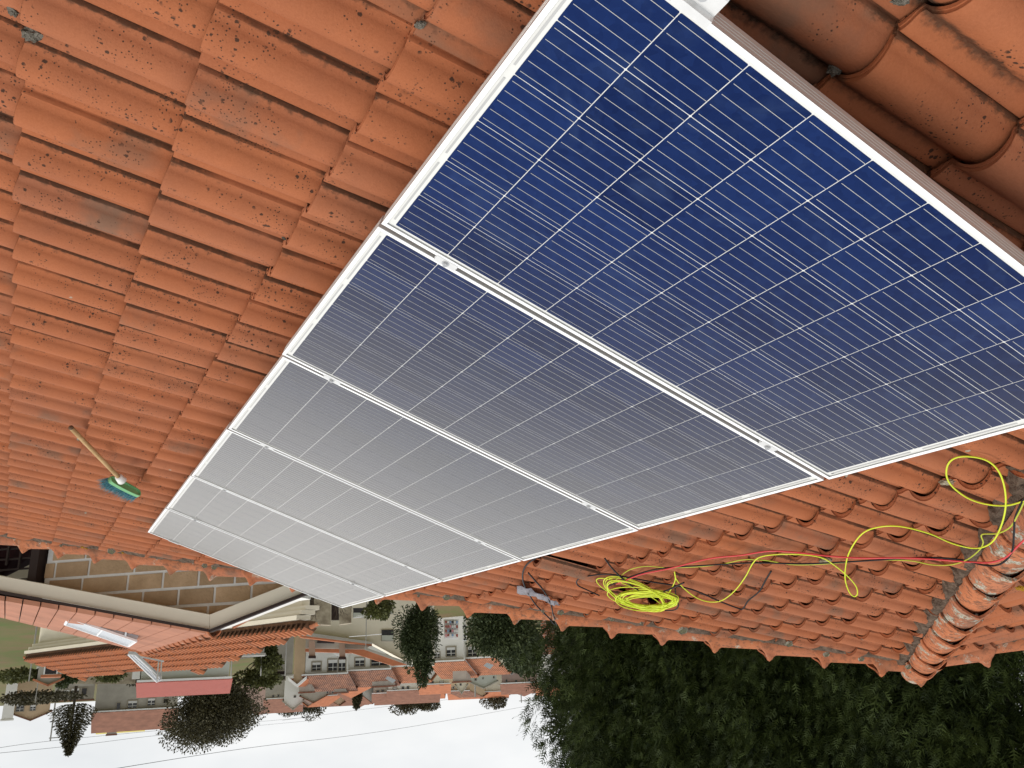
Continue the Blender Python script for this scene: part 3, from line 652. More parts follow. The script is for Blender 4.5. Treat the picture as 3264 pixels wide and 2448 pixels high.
vv = [p for q in r_ for p in q]; ff = [(i * K + k, i * K + (k + 1) % K, (i + 1) * K + (k + 1) % K, (i + 1) * K + k) for i in range(5) for k in range(K)] + [tuple(range(5 * K, 6 * K)), tuple(range(K))[::-1]]
b.add(vv, ff); b.build('head', m_grn, br)
b = B()
for i in range(900):
    x = (rng.random() * 2 - 1) * hw * .98; y = (rng.random() * 2 - 1) * .020
    p = Vector((x, y, -.02)); d = Vector((rng.normal(0, .22) + x * 1.6, rng.normal(0, .25), -1)).normalized(); Lb = .062 + rng.random() * .018 + (rng.random() < .05) * .02
    s_ = Vector((rng.normal(), rng.normal(), 0)).normalized() * .0011
    q = p + d * Lb * .6; e = p + d * Lb + Vector((rng.normal(0, .004), rng.normal(0, .004), .0))
    b.add([HT @ (p - s_), HT @ (p + s_), HT @ (q + s_), HT @ (q - s_), HT @ e], [(0, 1, 2, 3), (3, 2, 4)])
b.build('bristles', m_bri, br)

exec_far = True
# =================================================================== TERRAIN
m_ground = mat('grass_ground', (.10, .13, .035), .95, scale=.35, col2=(.17, .115, .06), bump=.5, bscale=2, detail=10)
V = []; Fc = []; rs = [0, 15, 30, 45, 60, 70, 80, 90, 100, 115, 130, 150, 180, 250, 400, 700, 1500, 3000]; K = 72
for r in rs:
    for k in range(K): V.append((r * math.sin(2 * PI * k / K), r * math.cos(2 * PI * k / K), ground_z(r) - .02))
for i in range(len(rs) - 1):
    for k in range(K): Fc.append((i * K + k, i * K + (k + 1) % K, (i + 1) * K + (k + 1) % K, (i + 1) * K + k))
o = bpy.data.objects.new('ground', mesh('ground', V, Fc, m_ground, True)); link(o); o['kind'] = 'structure'
if o.data.polygons[200].normal.z < 0: o.data.flip_normals()
V = [(0, 0, .06)] + [(14 * math.sin(2 * PI * k / 40), 14 * math.cos(2 * PI * k / 40), ground_z(14) + .04) for k in range(40)] + [(34 * math.sin(2 * PI * k / 40), 34 * math.cos(2 * PI * k / 40), ground_z(34) + .04) for k in range(40)]
m_bounce = mat('bounce_disc_pale', (.52, .49, .43), .9, var=.2, scale=.8, bump=.2)  # pale disc added on the unseen ground to bounce light onto the walls
o = bpy.data.objects.new('yard_paving', mesh('yard_paving', V, [(0, 1 + (k + 1) % 40, 1 + k) for k in range(40)] + [(1 + k, 1 + (k + 1) % 40, 41 + (k + 1) % 40, 41 + k) for k in range(40)], m_bounce)); link(o); o['kind'] = 'structure'
# ------------------------------------------------------------------ building materials
m_cream = mat('cream_wall', (.80, .74, .60), .9, var=.10, scale=1.2); m_white = mat('white_wall', (.84, .83, .79), .9, var=.08, scale=1.0)
m_greyw = mat('grey_render', (.46, .43, .37), .9, var=.25, scale=.9); m_green = mat('grey_green_wall', (.52, .54, .48), .9, var=.06, scale=.8)
m_beige = mat('beige_wall', (.66, .50, .33), .9, var=.12, scale=1.2); m_yelw = mat('yellow_wall', (.62, .52, .16), .9, var=.1)
m_pink = mat('pink_wall', (.42, .30, .26), .9, var=.1); m_stone = mat('rubble_stone', (.50, .44, .33), .9, scale=2.2, col2=(.20, .16, .11), bump=1, bscale=4)
m_redm = mat('red_sheet_roof', (.38, .105, .08), .6, var=.1, scale=2); m_brownr = mat('brown_tile_roof', (.27, .125, .08), .85, var=.35, scale=1.3)
m_orr = mat('orange_tile_roof', (.50, .18, .085), .8, var=.3, scale=1.5); m_glass = mat('dark_window_glass', (.03, .03, .035), .12, spec=.6)
m_dark = mat('dark_timber', (.035, .02, .016), .7, var=.2); m_sill = mat('grey_stone_trim', (.36, .32, .25), .85, var=.1); m_trim = mat('white_trim', (.78, .78, .76), .6, var=.04)
m_brownw = mat('brown_render', (.36, .28, .21), .9, var=.1); m_conc = mat('concrete_grey', (.40, .39, .36), .9, var=.2, scale=2); m_bark = mat('bark', (.09, .07, .05), .95, var=.3, scale=8)
m_asph = mat('galvanised_steel', (.45, .46, .47), .5, metal=.3)
def rowroof(name, col, c2, px=.205, pu=.38):     # far tile roofs: courses and barrels as relief in roof coordinates
    m = bpy.data.materials.new(name); m.use_nodes = True; t = m.node_tree; L = t.links.new; b = t.nodes['Principled BSDF']; b.inputs['Roughness'].default_value = .8
    uv = N(t, 'ShaderNodeAttribute', attribute_name='prof'); sx = N(t, 'ShaderNodeSeparateXYZ'); L(uv.outputs['Vector'], sx.inputs[0])
    wv = N(t, 'ShaderNodeMath', operation='MULTIPLY'); wv.inputs[1].default_value = 2 * PI / px; L(sx.outputs[1], wv.inputs[0])
    sn = N(t, 'ShaderNodeMath', operation='SINE'); L(wv.outputs[0], sn.inputs[0])
    g = N(t, 'ShaderNodeNewGeometry'); nz = N(t, 'ShaderNodeTexNoise'); nz.inputs['Scale'].default_value = 1.7; nz.inputs['Detail'].default_value = 8; L(g.outputs['Position'], nz.inputs['Vector'])
    a = N(t, 'ShaderNodeMath', operation='MULTIPLY_ADD'); L(sn.outputs[0], a.inputs[0]); a.inputs[1].default_value = .10; L(nz.outputs[0], a.inputs[2])
    r = N(t, 'ShaderNodeValToRGB'); r.color_ramp.elements[0].position = .3; r.color_ramp.elements[1].position = .7; r.color_ramp.elements[0].color = (*c2, 1); r.color_ramp.elements[1].color = (*col, 1); L(a.outputs[0], r.inputs[0])
    L(r.outputs[0], b.inputs['Base Color'])
    bp = N(t, 'ShaderNodeBump'); bp.inputs['Strength'].default_value = 1; bp.inputs['Distance'].default_value = .05; L(sn.outputs[0], bp.inputs['Height']); L(bp.outputs[0], b.inputs['Normal'])
    return m
m_rr_o = rowroof('orange_barrel_roof', (.52, .19, .085), (.30, .115, .055)); m_rr_b = rowroof('brown_barrel_roof', (.36, .16, .09), (.15, .07, .045))
def roofpoly(name, poly, m, parent, th=.12, udir=None):
    """roof slab with roof coordinates stored for the tile relief; udir points up the slope"""
    poly = [Vector(p) for p in poly]; n = (poly[1] - poly[0]).cross(poly[2] - poly[0]).normalized()
    if n.z < 0: poly = poly[::-1]; n = -n
    u = udir or (Vector((0, 0, 1)) - n * n.z).normalized(); v = n.cross(u)
    k = len(poly); V = poly + [p - n * th for p in poly]
    me = mesh(name, V, [tuple(range(k)), tuple(range(k, 2 * k))[::-1]] + [((i + 1) % k, i, k + i, k + (i + 1) % k) for i in range(k)], m)
    a = me.attributes.new('prof', 'FLOAT_VECTOR', 'POINT'); a.data.foreach_set('vector', [c for p in V for c in (p.dot(u), p.dot(v), 0)])
    o = bpy.data.objects.new(name, me); link(o, parent); return o
UPZ = Vector((0, 0, 1))
def house_far(name, label, cat, x0, x1, ytop, r0, r1, depth, wall, roof, pitch=.32, kind='gable', wins=(), over=.35, chim=(), group=None, base=None, trim=None, ytop1=None):
    """far building: its front wall spans photo columns x0 to x1, wall head at row ytop"""
    A = at(x0, ytop, r0); Bp = at(x1, ytop if ytop1 is None else ytop1, r1); zt = (A.z + Bp.z) / 2
    d = Vector((Bp.x - A.x, Bp.y - A.y, 0)); W = d.length; d.normalize(); nrm = Vector((d.y, -d.x, 0))
    if nrm.dot(Vector((A.x, A.y, 0))) > 0: nrm = -nrm     # towards the camera
    zb = ground_z(max(r0, r1)) - 1.5 if base is None else base; H = zt - zb
    X = d; Yv = -nrm                                         # depth direction
    if X.cross(Yv).z < 0: A = Vector((Bp.x, Bp.y, 0)); X = -X
    T = frame(Vector((A.x, A.y, zb)), X, Yv, UPZ); e = empty(name, T, label, cat, group)
    b = B()
    if kind == 'gable_end':                                # gable triangle faces the camera
        hz = W / 2 * pitch; b.prism([(0, 0, 0), (W, 0, 0), (W, 0, H), (W / 2, 0, H + hz), (0, 0, H)], (0, depth, 0))
    elif kind == 'gable':
        hz = depth / 2 * pitch; b.prism([(0, 0, 0), (0, depth, 0), (0, depth, H), (0, depth / 2, H + hz), (0, 0, H)], (W, 0, 0))
    else: hz = depth / 2 * pitch; b.box2((0, 0, 0), (W, depth, H))
    b.build('wall', wall, e)
    t = .14
    if kind == 'gable':
        k = over; z0 = H - k * pitch
        roofpoly('roof', [(-.25, -k, z0 + t), (W + .25, -k, z0 + t), (W + .25, depth / 2, H + hz + t), (-.25, depth / 2, H + hz + t)], roof, e)
        roofpoly('roof', [(-.25, depth + k, z0 + t), (-.25, depth / 2 + .003, H + hz + t), (W + .25, depth / 2 + .003, H + hz + t), (W + .25, depth + k, z0 + t)], roof, e)
        g_ = B(); g_.box2((-.2, -k - .12, z0 - .06), (W + .2, -k - .002, z0 + .08)); g_.build('gutter', trim or m_trim, e)
    elif kind == 'gable_end':
        k = over
        for s in (0, 1):
            xo = W * s + (k if s else -k); xi = W / 2 + (.002 if s else -.002)
            P_ = [(xo, -.3, H - k * pitch + t), (xo, depth + .3, H - k * pitch + t), (xi, depth + .3, H + hz + t), (xi, -.3, H + hz + t)]
            roofpoly('roof', P_, roof, e)
            if trim is not None:
                q = B(); q.prism([(xo, -.42, H - k * pitch - .12), (xi, -.42, H + hz - .12), (xi, -.42, H + hz + .18), (xo, -.42, H - k * pitch + .18)], (0, .11, 0)); q.build('barge_board', trim, e)
    elif kind == 'hip':
        k = over; z0 = H - k * pitch + t; q = min(W / 2 - .1, depth / 2); R0, R1 = (q, depth / 2, H + hz + t), (W - q, depth / 2, H + hz + t)
        a_, b2, c_, d_ = (-k, -k, z0), (W + k, -k, z0), (W + k, depth + k, z0), (-k, depth + k, z0)
        roofpoly('roof', [a_, b2, R1, R0], roof, e, .03); roofpoly('roof', [c_, d_, R0, R1], roof, e, .03); roofpoly('roof', [b2, c_, R1], roof, e, .03); roofpoly('roof', [d_, a_, R0], roof, e, .03)
    elif kind == 'shed':
        k = over; roofpoly('roof', [(-.2, -k, H + .02 + t), (W + .2, -k, H + .02 + t), (W + .2, depth + k, H + hz + t), (-.2, depth + k, H + hz + t)], roof, e)
    else:
        q = B(); q.box2((-.1, -.1, H), (W + .1, depth + .1, H + .15)); q.build('roof', roof, e)
    TI = T.inverted(); o_ = T.translation; n_ = T.to_3x3() @ Vector((0, -1, 0))
    def lp(x, y, dy=0): return TI @ onplane(x, y, o_, n_)
    for wd in wins:
        (xa, ya, xb, yb) = wd[:4]; st = wd[4] if len(wd) > 4 else 'win'
        p, q = lp(xa, ya), lp(xb, yb); c = lp((xa + xb) / 2, (ya + yb) / 2); ww = abs(p.x - q.x); wh = abs(p.z - q.z)
        f = B(); bw = min(.14, ww * .12)
        for (cx, cz, sx_, sz_) in ((c.x, c.z - wh / 2 - bw / 2, ww + 2 * bw, bw), (c.x, c.z + wh / 2 + bw / 2, ww + 2 * bw, bw), (c.x - ww / 2 - bw / 2, c.z, bw, wh), (c.x + ww / 2 + bw / 2, c.z, bw, wh)): f.box((cx, -.03, cz), (sx_, .10, sz_))
        fo = f.build('window', m_sill if st != 'plain' else m_trim, e)
        g_ = B(); g_.box((c.x, -.008, c.z), (ww, .012, wh)); g_.build('pane', m_glass if st != 'door' else m_dark, fo)
        if ww > .5 and st == 'win':
            g_ = B(); g_.box((c.x, -.022, c.z), (.06, .012, wh)); g_.box((c.x, -.021, c.z + wh * .2), (ww, .010, .05)); g_.box((c.x, -.02, c.z - wh / 2 + wh * .16), (ww, .012, wh * .3)); g_.build('shutter', m_trim, fo)
    for (cx, yb_, cw, ch_, dy) in chim:                    # photo column, roof row, width, height, distance behind the wall
        p = TI @ at(cx, yb_, (r0 + r1) / 2 + dy); c = B(); c.box2((p.x - cw / 2, dy - cw / 2, H), (p.x + cw / 2, dy + cw / 2, p.z + ch_)); co = c.build('chimney', m_greyw, e)
        c = B(); c.box2((p.x - cw / 2 - .08, dy - cw / 2 - .08, p.z + ch_), (p.x + cw / 2 + .08, dy + cw / 2 + .08, p.z + ch_ + .14)); c.build('chimney_cap', m_brownr, co)
    return e, T, lp, W, H
# =================================================================== NEIGHBOUR WITH THE BLOCK WALL
WD = Vector((.7615, .648, 0)).normalized(); WN = Vector((.648, -.7615, 0)).normalized()
wo_ = at(400, 1850, 9.6); 
nb = empty('block_wall_house', frame(Vector((wo_.x, wo_.y, 0)), WD, -WN, UPZ), 'neighbour house with tan block gable wall, cream fascia and orange roof just beyond the verge', 'house')
NI = nb.matrix_world.inverted()
def wl(x, y, dy=0.0):                             # point of the block wall plane (dy towards the camera) in its own frame
    return NI @ onplane(x, y, wo_ + WN * dy, WN)
m_block = mat('tan_block', (.56, .38, .23), .92, scale=5, col2=(.42, .28, .16), bump=.7, bscale=22, objvar=.14)
m_joint = mat('white_joint', (.90, .88, .83), .85, var=.12, scale=15)
L0 = wl(142, 1850).x; R0_ = wl(960, 1850).x
xs0, xs1 = min(L0, R0_), max(L0, R0_)
pkp = wl(670, 1990, .0)
def topz(x):                                      # underside of the fascia line at position x
    a, b_, c_ = wl(0, 1870), wl(670, 1990), wl(930, 1890)
    P_ = sorted([(a.x, a.z), (b_.x, b_.z), (c_.x, c_.z)]); return float(np.interp(x, [p[0] for p in P_], [p[1] for p in P_]))
b = B(); n_ = 24; top = [(xs0 + (xs1 - xs0) * k / n_, 0, topz(xs0 + (xs1 - xs0) * k / n_) + .05) for k in range(n_ + 1)]
b.prism([(xs0, .0, 0)] + [(x, 0, z) for x, _, z in top] + [(xs1, 0, 0)], (0, .25, 0)); b.build('mortar_wall', m_joint, nb)
# courses: joint rows read from the photograph at column 142..700
z1 = wl(300, 1842).z; z2 = wl(300, 1787).z; ch = abs(z1 - z2)
blocks = 0; z = z2 - 3 * ch; row = 0
while z < topz(pkp.x) + .1:
    x = xs0 - .2 + (0.21 if row % 2 else 0) ; 
    while x < xs1:
        bw = .40 + (rng.random() < .35) * .13
        xa, xb = max(x, xs0), min(x + bw - .03, xs1); zt0 = min(z + ch - .03, topz(xa) + .04, topz(xb) + .04) if True else 0
        za, zb_ = min(z + ch - .03, topz(xa) + .04), min(z + ch - .03, topz(xb) + .04)
        if xb - xa > .05 and min(za, zb_) > z + .01:
            q = B(); q.prism([(xa, -.012, z), (xb, -.012, z), (xb, -.012, zb_), (xa, -.012, za)], (0, .011, 0)); q.build('block', m_block, nb); blocks += 1
        x += bw
    z += ch; row += 1
# fascia with dark drip edge and gutter
def strip(name, pa, pb, off0, m, dy=.20, th=.05, parent=nb):
    pts = [wl(pa[0], pa[1], dy), wl(pb[0], pb[1], dy), wl(pb[0] + off0[2], pb[1] + off0[3], dy), wl(pa[0] + off0[0], pa[1] + off0[1], dy)]
    q = B(); q.prism(pts, (0, th, 0)); return q.build(name, m, parent)
strip('fascia', (-90, 1822), (668, 1962), (0, 43, -1, 43), m_cream); strip('fascia', (669, 1962), (960, 1848), (-1, 43, 22, 36), m_cream)
strip('gutter', (-90, 1867), (667, 2006), (0, 9, 0, 9), m_dark, .24); strip('gutter', (668, 2006), (985, 1882), (0, 9, 4, 8), m_dark, .24)
strip('soffit', (-90, 1819), (668, 1959), (0, 3, 0, 3), m_cream, .2, .2); strip('soffit', (669, 1959), (960, 1845), (0, 3, 0, 3), m_cream, .2, .2)
# second small fascia and tile strip behind the right arm
strip('fascia', (806, 1953), (960, 1876), (10, 10, 40, 12), m_cream, -.9); strip('gutter', (826, 1950), (975, 1884), (0, 6, 6, 6), m_dark, -.88)
strip('eave_tile_strip', (740, 1993), (830, 1952), (0, 10, -12, 10), m_orr, -.6)
# roof: ridge runs away along +Y, slope falls towards +X
rz = at(667, 2015, 9.3); RS = math.tan(math.radians(14)); rn = Vector((RS, 0, 1)).normalized()
m_panelroof = mat('orange_sheet_panel', (.47, .205, .125), .8, var=.30, scale=2.5)
def g1(x, y): return onplane(x, y, rz, rn)
far_y = onz(480, 2075, rz.z).y
edge = [g1(-60, 1874), g1(667, 2014)]
xs_r = rz.x; n_st = 12; fr0 = g1(-60, 1877); 
for k in range(24):                                # one sheet after another, stepping down the slope
    xa, xb = xs_r + k * .17, xs_r + (k + 1) * .17
    def zr(x): return rz.z - RS * (x - rz.x)
    def yf(x): return rz.y + (x - rz.x) * .648 / .7615
    q = B(); yb0, yb1 = far_y - .05 * k, far_y - .05 * k
    q.prism([(xa, yf(xa), zr(xa) + .02), (xb - .012, yf(xb), zr(xb) + .02), (xb - .012, yb1, zr(xb) + .02), (xa, yb0, zr(xa) + .02)], (0, 0, -.05))
    o = q.build('roof_panel', m_panelroof); o.parent = nb; o.matrix_parent_inverse = NI
    if xb > 1.6: break
zb_ = B(); zb_.prism([(xs_r, rz.y, rz.z - .05), (xs_r + 3.6, rz.y + 3.6 * .851, rz.z - 3.6 * RS - .05), (xs_r + 3.6, far_y, rz.z - 3.6 * RS - .05), (xs_r, far_y, rz.z - .05)], (0, 0, -.05))
o = zb_.build('roof_underlay', m_dark); o.parent = nb; o.matrix_parent_inverse = NI
bk = B(); bk.box2((xs_r - 1.5, far_y - .4, 0), (xs_r + 3.3, far_y - .2, rz.z - 1.0)); o = bk.build('back_wall', m_cream); o.parent = nb; o.matrix_parent_inverse = NI
# ridge caps of the neighbour
k = 0; y = rz.y - .1
farcap = cap_mesh(.055, .062, .42, m_cap, .3)
while y < far_y - .1:
    o = bpy.data.objects.new('ridge_cap_tile', farcap); link(o, nb); o.matrix_parent_inverse = NI; o.matrix_basis = Matrix.Translation((xs_r - .03, y, rz.z + .0)) @ Matrix.Rotation(-PI / 2, 4, 'Z'); y += .36
# dark opening with trellis at the end of the wall
q = B(); jx = wl(142, 1800).x; q.box2((jx + .003, -.10, 0), (jx + .10, .30, topz(jx) + .02)); q.build('door_jamb', m_dark, nb)
tr = empty('iron_trellis', frame(Vector((wo_.x, wo_.y, 0)), WD, -WN, UPZ), 'dark iron trellis in the opening beside the block wall', 'trellis')
q = B()
za, zc = wl(90, 1740).z, wl(90, 1850).z; za, zc = min(za, zc), max(za, zc)
for k in range(9): x = jx + .10 + k * .17; q.box2((x, .55, za - .6), (x + .022, .57, zc - .02 - k * .05))
for k in range(5): z = za - .1 + k * .12; q.box2((jx + .1, .572, z), (jx + .1 + 1.5 * (1 - k / 6), .59, z + .02))
q.build('grille_bars', m_dark, tr)
# maroon parasol hanging behind the verge
m_mar = mat('maroon_canvas', (.030, .008, .010), .9)
pp = at(12, 1775, 12.6); V = []; Fc = []; K = 10
um = empty('folded_parasol', pp, 'dark maroon garden parasol seen over the verge beside the trellis', 'parasol')
for (z, r) in ((.26, .04), (.05, .33), (-.30, .42), (-.8, .38)):
    for k in range(K): V.append((r * (1 + .12 * (k % 2)) * math.cos(2 * PI * k / K), r * (1 + .12 * (k % 2)) * math.sin(2 * PI * k / K), z))
for i in range(3):
    for k in range(K): Fc.append((i * K + k, i * K + (k + 1) % K, (i + 1) * K + (k + 1) % K, (i + 1) * K + k))
Fc.append(tuple(range(K))); link(bpy.data.objects.new('canopy', mesh('canopy', V, Fc, m_mar)), um)
q = B(); q.tube([(0, 0, -pp.z + .0), (0, 0, .36)], .03, 8); q.build('pole', m_dark, um)
# low tiled lean-to behind the trellis
house_far('tiled_lean_to', 'small orange tiled lean-to seen through the iron trellis', 'shed', -20, 138, 1852, 15, 15, 2, m_orr, m_orr, .5, 'flat', over=.1, base=0)
# solar collector on the panel roof
m_coll = mat('collector_glass', (.50, .53, .56), .2, var=.06, scale=8, spec=.6)
def slab(name, px, rr, m, th, lab_, cat, parts, legs=()):
    P_ = [at(x, y, r) for (x, y), r in zip(px, rr)]; o = empty(name, P_[0], lab_, cat)
    n = (P_[1] - P_[0]).cross(P_[2] - P_[0]).normalized(); n = n if n.dot(CAM - P_[0]) > 0 else -n
    q = B(); q.prism([p - P_[0] for p in P_], n * -th); q.build(parts[0], m, o)
    q = B(); k = len(P_)
    for i in range(k): q.tube([P_[i] - P_[0] + n * .006, P_[(i + 1) % k] - P_[0] + n * .006], .018, 4)
    m1 = (P_[0] + P_[1]) / 2 - P_[0] + n * .008; m2 = (P_[2] + P_[3]) / 2 - P_[0] + n * .008; q.tube([m1, m2], .012, 4)
    q.build(parts[1], m_alu, o)
    for (a_, b_) in legs:
        q = B(); q.tube([at(*a_) - P_[0], at(*b_) - P_[0]], .02, 6); q.build('leg', m_steel, o)
    return o
slab('solar_collector', [(218, 1967), (435, 2041), (410, 2058), (208, 1988)], [11.3, 11.3, 11.9, 11.9], m_coll, .07, 'solar collector tilted on the orange panel roof of the block wall house', 'solar collector', ('absorber', 'frame'), [((255, 1976, 11.6), (250, 1960, 11.4)), ((400, 2026, 11.3), (404, 2000, 11.2)), ((385, 2030, 11.5), (380, 2010, 11.4))])
slab('solar_collector', [(408, 2086), (430, 2088), (515, 2166), (500, 2174)], [24, 24, 24.5, 24.5], m_coll, .12, 'thin edge-on solar collector on struts above the farther tiled roof', 'solar collector', ('absorber', 'frame'), [((412, 2086, 24.2), (522, 2108, 24.6)), ((512, 2168, 24.4), (515, 2104, 24.6)), ((445, 2100, 24.2), (505, 2165, 24.4)), ((500, 2168, 24.2), (506, 2106, 24.6))])

# =================================================================== TILED HOUSE BEHIND
hz0 = 6.9
A_ = onz(80, 2090, hz0); Bq = onz(950, 1986, hz0); dW = (Bq - A_); dW.z = 0; LW = dW.length; dW.normalize(); nW = Vector((dW.y, -dW.x, 0)); nW = nW if nW.dot(A_) < 0 else -nW
h2 = empty('long_tiled_house', Vector((A_.x, A_.y, 0)), 'long house with cream cornice and weathered orange tile roof rising to two peaks', 'house')
H2I = h2.matrix_world.inverted()
pn = (UPZ + nW * math.tan(math.radians(30))).normalized()
def h2p(x, y): return onplane(x, y, A_, pn)
field = [(80, 2091), (950, 1986), (1002, 1990), (640, 2127), (560, 2122), (440, 2118), (270, 2152)]
fp = [h2p(x, y) for x, y in field]
up2 = (UPZ - pn * pn.z).normalized(); vv2 = pn.cross(up2)
m_tileshade = mat('tile_shade', (.17, .085, .045), .95, var=.5, scale=4)  # dark colour standing in for shade between the barrels, also on the deck
# low-poly barrels, one after another over the facet
def barrel_field(name, poly, o, u, v, n, pu, pv, m, parent, lift=.06):
    P_ = [((p - o).dot(u), (p - o).dot(v)) for p in poly]
    def inside(a, c):
        r = False; j = len(P_) - 1
        for i in range(len(P_)):
            if ((P_[i][1] > c) != (P_[j][1] > c)) and (a < (P_[j][0] - P_[i][0]) * (c - P_[i][1]) / (P_[j][1] - P_[i][1]) + P_[i][0]): r = not r
            j = i
        return r
    us = [p[0] for p in P_]; vs = [p[1] for p in P_]; V = []; Fc = []; rn_ = []; fmx = []
    a = min(us)
    while a < max(us):
        c = min(vs)
        while c < max(vs):
            if inside(a + pu / 2, c + pv / 2):
                k = len(V); sec = [(-.5, -.07), (-.33, .02), (-.18, .10), (.12, .10), (.30, .02), (.5, -.07)]
                for (du, lf) in ((0, -.02), (0, lift), (pu + .02, 0)):
                    for (s_, h_) in sec: V.append(o + u * (a + du) + v * (c + pv / 2 + s_ * pv) + n * (h_ * pv / .205 + lf))
                for r in range(2):
                    for i in range(5): Fc.append((k + r * 6 + i, k + r * 6 + i + 1, k + r * 6 + i + 7, k + r * 6 + i + 6)); fmx.append(1 if (i in (0, 4) or r == 0) else 0)  # channel and lip faces get the painted shade colour
                rn_ += [rng.random()] * 18
            c += pv
        a += pu
    me = mesh(name, V, Fc, [m, m_tileshade], False, fmx); at_ = me.attributes.new('rnd', 'FLOAT', 'POINT'); at_.data.foreach_set('value', rn_)
    ob = bpy.data.objects.new(name, me); link(ob, parent); ob.matrix_parent_inverse = parent.matrix_world.inverted(); ob['kind'] = 'stuff'; return ob
m_tile_far = terracotta('far_terracotta', strip=False, lich=.2, tint=(.98, .95, .90))
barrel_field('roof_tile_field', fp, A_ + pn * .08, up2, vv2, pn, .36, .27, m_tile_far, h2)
r_ = roofpoly('roof_deck', fp, m_tileshade, h2, .1); r_.matrix_parent_inverse = H2I
wa, wb = fp[0] - nW * .5, fp[1] - nW * .5
wb = wb - dW * .6
q = B(); q.prism([wa - UPZ * .3, wb - UPZ * .3, Vector((wb.x, wb.y, 0)), Vector((wa.x, wa.y, 0))], -nW * .3); o = q.build('wall', m_cream); o.parent = h2; o.matrix_parent_inverse = H2I
for dz, dn in ((-.10, .06), (-.26, -.10), (-.40, -.25)):
    q = B(); q.prism([fp[0] + UPZ * dz + nW * dn, fp[1] + UPZ * dz + nW * dn, fp[1] + UPZ * (dz - .13) + nW * dn, fp[0] + UPZ * (dz - .13) + nW * dn], -nW * .5); o = q.build('cornice_moulding', m_cream); o.parent = h2; o.matrix_parent_inverse = H2I
for (ia, ib) in ((0, 6), (6, 5), (5, 4), (4, 3), (3, 2)):
    p0, p1 = fp[ia] + pn * .06, fp[ib] + pn * .06; d = p1 - p0
    s = 0
    while s < d.length - .1:
        o = bpy.data.objects.new('ridge_cap_tile', farcap); link(o, h2); o.matrix_parent_inverse = H2I
        x = -d.normalized(); y = pn.cross(x).normalized(); o.matrix_basis = frame(p0 + d.normalized() * s, x, y, x.cross(y)) @ Matrix.Rotation(-.05, 4, 'Y') @ Matrix.Scale(1.15, 4); s += .42
# back slope
q = B(); q.prism([fp[3], fp[6], fp[6] - nW * 4 - UPZ * 1.6, fp[3] - nW * 4 - UPZ * 1.6], (0, 0, -.1)); o = q.build('back_slope', m_orr); o.parent = h2; o.matrix_parent_inverse = H2I
# =================================================================== FAR BUILDINGS
house_far('warehouse', 'grey-green warehouse with a red sheet roof, behind the long tiled house', 'warehouse', 447, 729, 2176, 64, 64, 5, m_green, m_redm, .34, 'gable', wins=[(498, 2128, 507, 2136, 'plain')], over=.3, ytop1=2164)
house_far('stone_house', 'long grey stone house with a brown roof and small windows', 'house', 299, 565, 2281, 104, 104, 9, m_greyw, m_brownr, .45, 'gable', wins=[(373, 2241, 382, 2260), (409, 2235, 435, 2256), (472, 2227, 493, 2248), (522, 2228, 536, 2240)], chim=[(360, 2300, 1.0, 1.3, 6), (530, 2286, 1.0, 1.2, 6)], ytop1=2253, over=.4)
house_far('yellow_house', 'yellow building just showing behind the roof of the grey stone house', 'house', 312, 460, 2318, 128, 128, 8, m_yelw, m_yelw, .25, 'gable', over=.1, ytop1=2304)
house_far('beige_house', 'beige house with a brown roof and dark window at the picture edge', 'house', 41, 158, 2277, 118, 118, 8, m_beige, m_brownr, .42, 'gable_end', wins=[(54, 2245, 74, 2266), (98, 2248, 112, 2264)], ytop1=2266)
house_far('white_gable_house', 'white flat gable wall at the picture edge beside the beige house', 'house', 4, 41, 2296, 115, 115, 3, m_white, m_white, .5, 'flat', ytop1=2290)
house_far('garden_shed', 'brown shed with a pale square panel, behind the left peak of the tiled roof', 'shed', 136, 190, 2150, 60, 60, 3, m_greyw, m_orr, .2, 'flat', wins=[(146, 2122, 179, 2148, 'plain')])
house_far('small_orange_roof_shed', 'small shed with a bright orange tiled gable roof in the garden', 'shed', 118, 192, 2166, 76, 76, 3, m_greyw, m_rr_o, .45, 'gable_end', over=.3)
house_far('grey_outbuilding', 'low grey outbuilding between the palm-like tree and the stone house', 'shed', 170, 298, 2236, 108, 108, 5, m_greyw, m_brownr, .2, 'flat', wins=[(228, 2195, 250, 2216), (262, 2194, 275, 2214), (205, 2200, 220, 2216)], ytop1=2226)
# centre
G_ = 'stepped row of white houses with brown tiled roofs'
house_far('white_row_house', 'first white row house beside the ochre gable wing, brown tiled roof', 'house', 972, 1106, 2161, 92, 91, 8, m_white, m_rr_b, .36, 'gable', wins=[(996, 2112, 1022, 2136), (1047, 2103, 1076, 2137), (1079, 2103, 1101, 2137)], chim=[(975, 2176, 1.3, .9, 2.4), (1090, 2174, 1.2, 1.0, 4.0)], ytop1=2147, over=.5, group=G_)
house_far('white_row_house', 'middle white row house with a framed window and two chimneys, brown tiled roof', 'house', 1107, 1244, 2146, 92, 91, 8, m_white, m_rr_b, .36, 'gable', wins=[(1133, 2098, 1161, 2122), (1184, 2092, 1235, 2120)], chim=[(1113, 2168, 1.2, 1.0, 4.0), (1213, 2158, 1.4, .9, 3.2), (1239, 2150, 1.5, 1.1, 3.2)], ytop1=2134, over=.5, group=G_)
house_far('white_row_house', 'last white row house of the left row, half hidden by the dark tree', 'house', 1245, 1330, 2133, 92, 91, 8, m_white, m_rr_o, .36, 'gable', wins=[(1262, 2096, 1290, 2116)], ytop1=2124, over=.5, group=G_)
house_far('ochre_gable_wing', 'ochre gable end of the white row house with white barge boards', 'house', 935, 970, 2172, 92.5, 92, 8, m_beige, m_orr, .75, 'gable_end', trim=m_trim, over=.4, ytop1=2168)
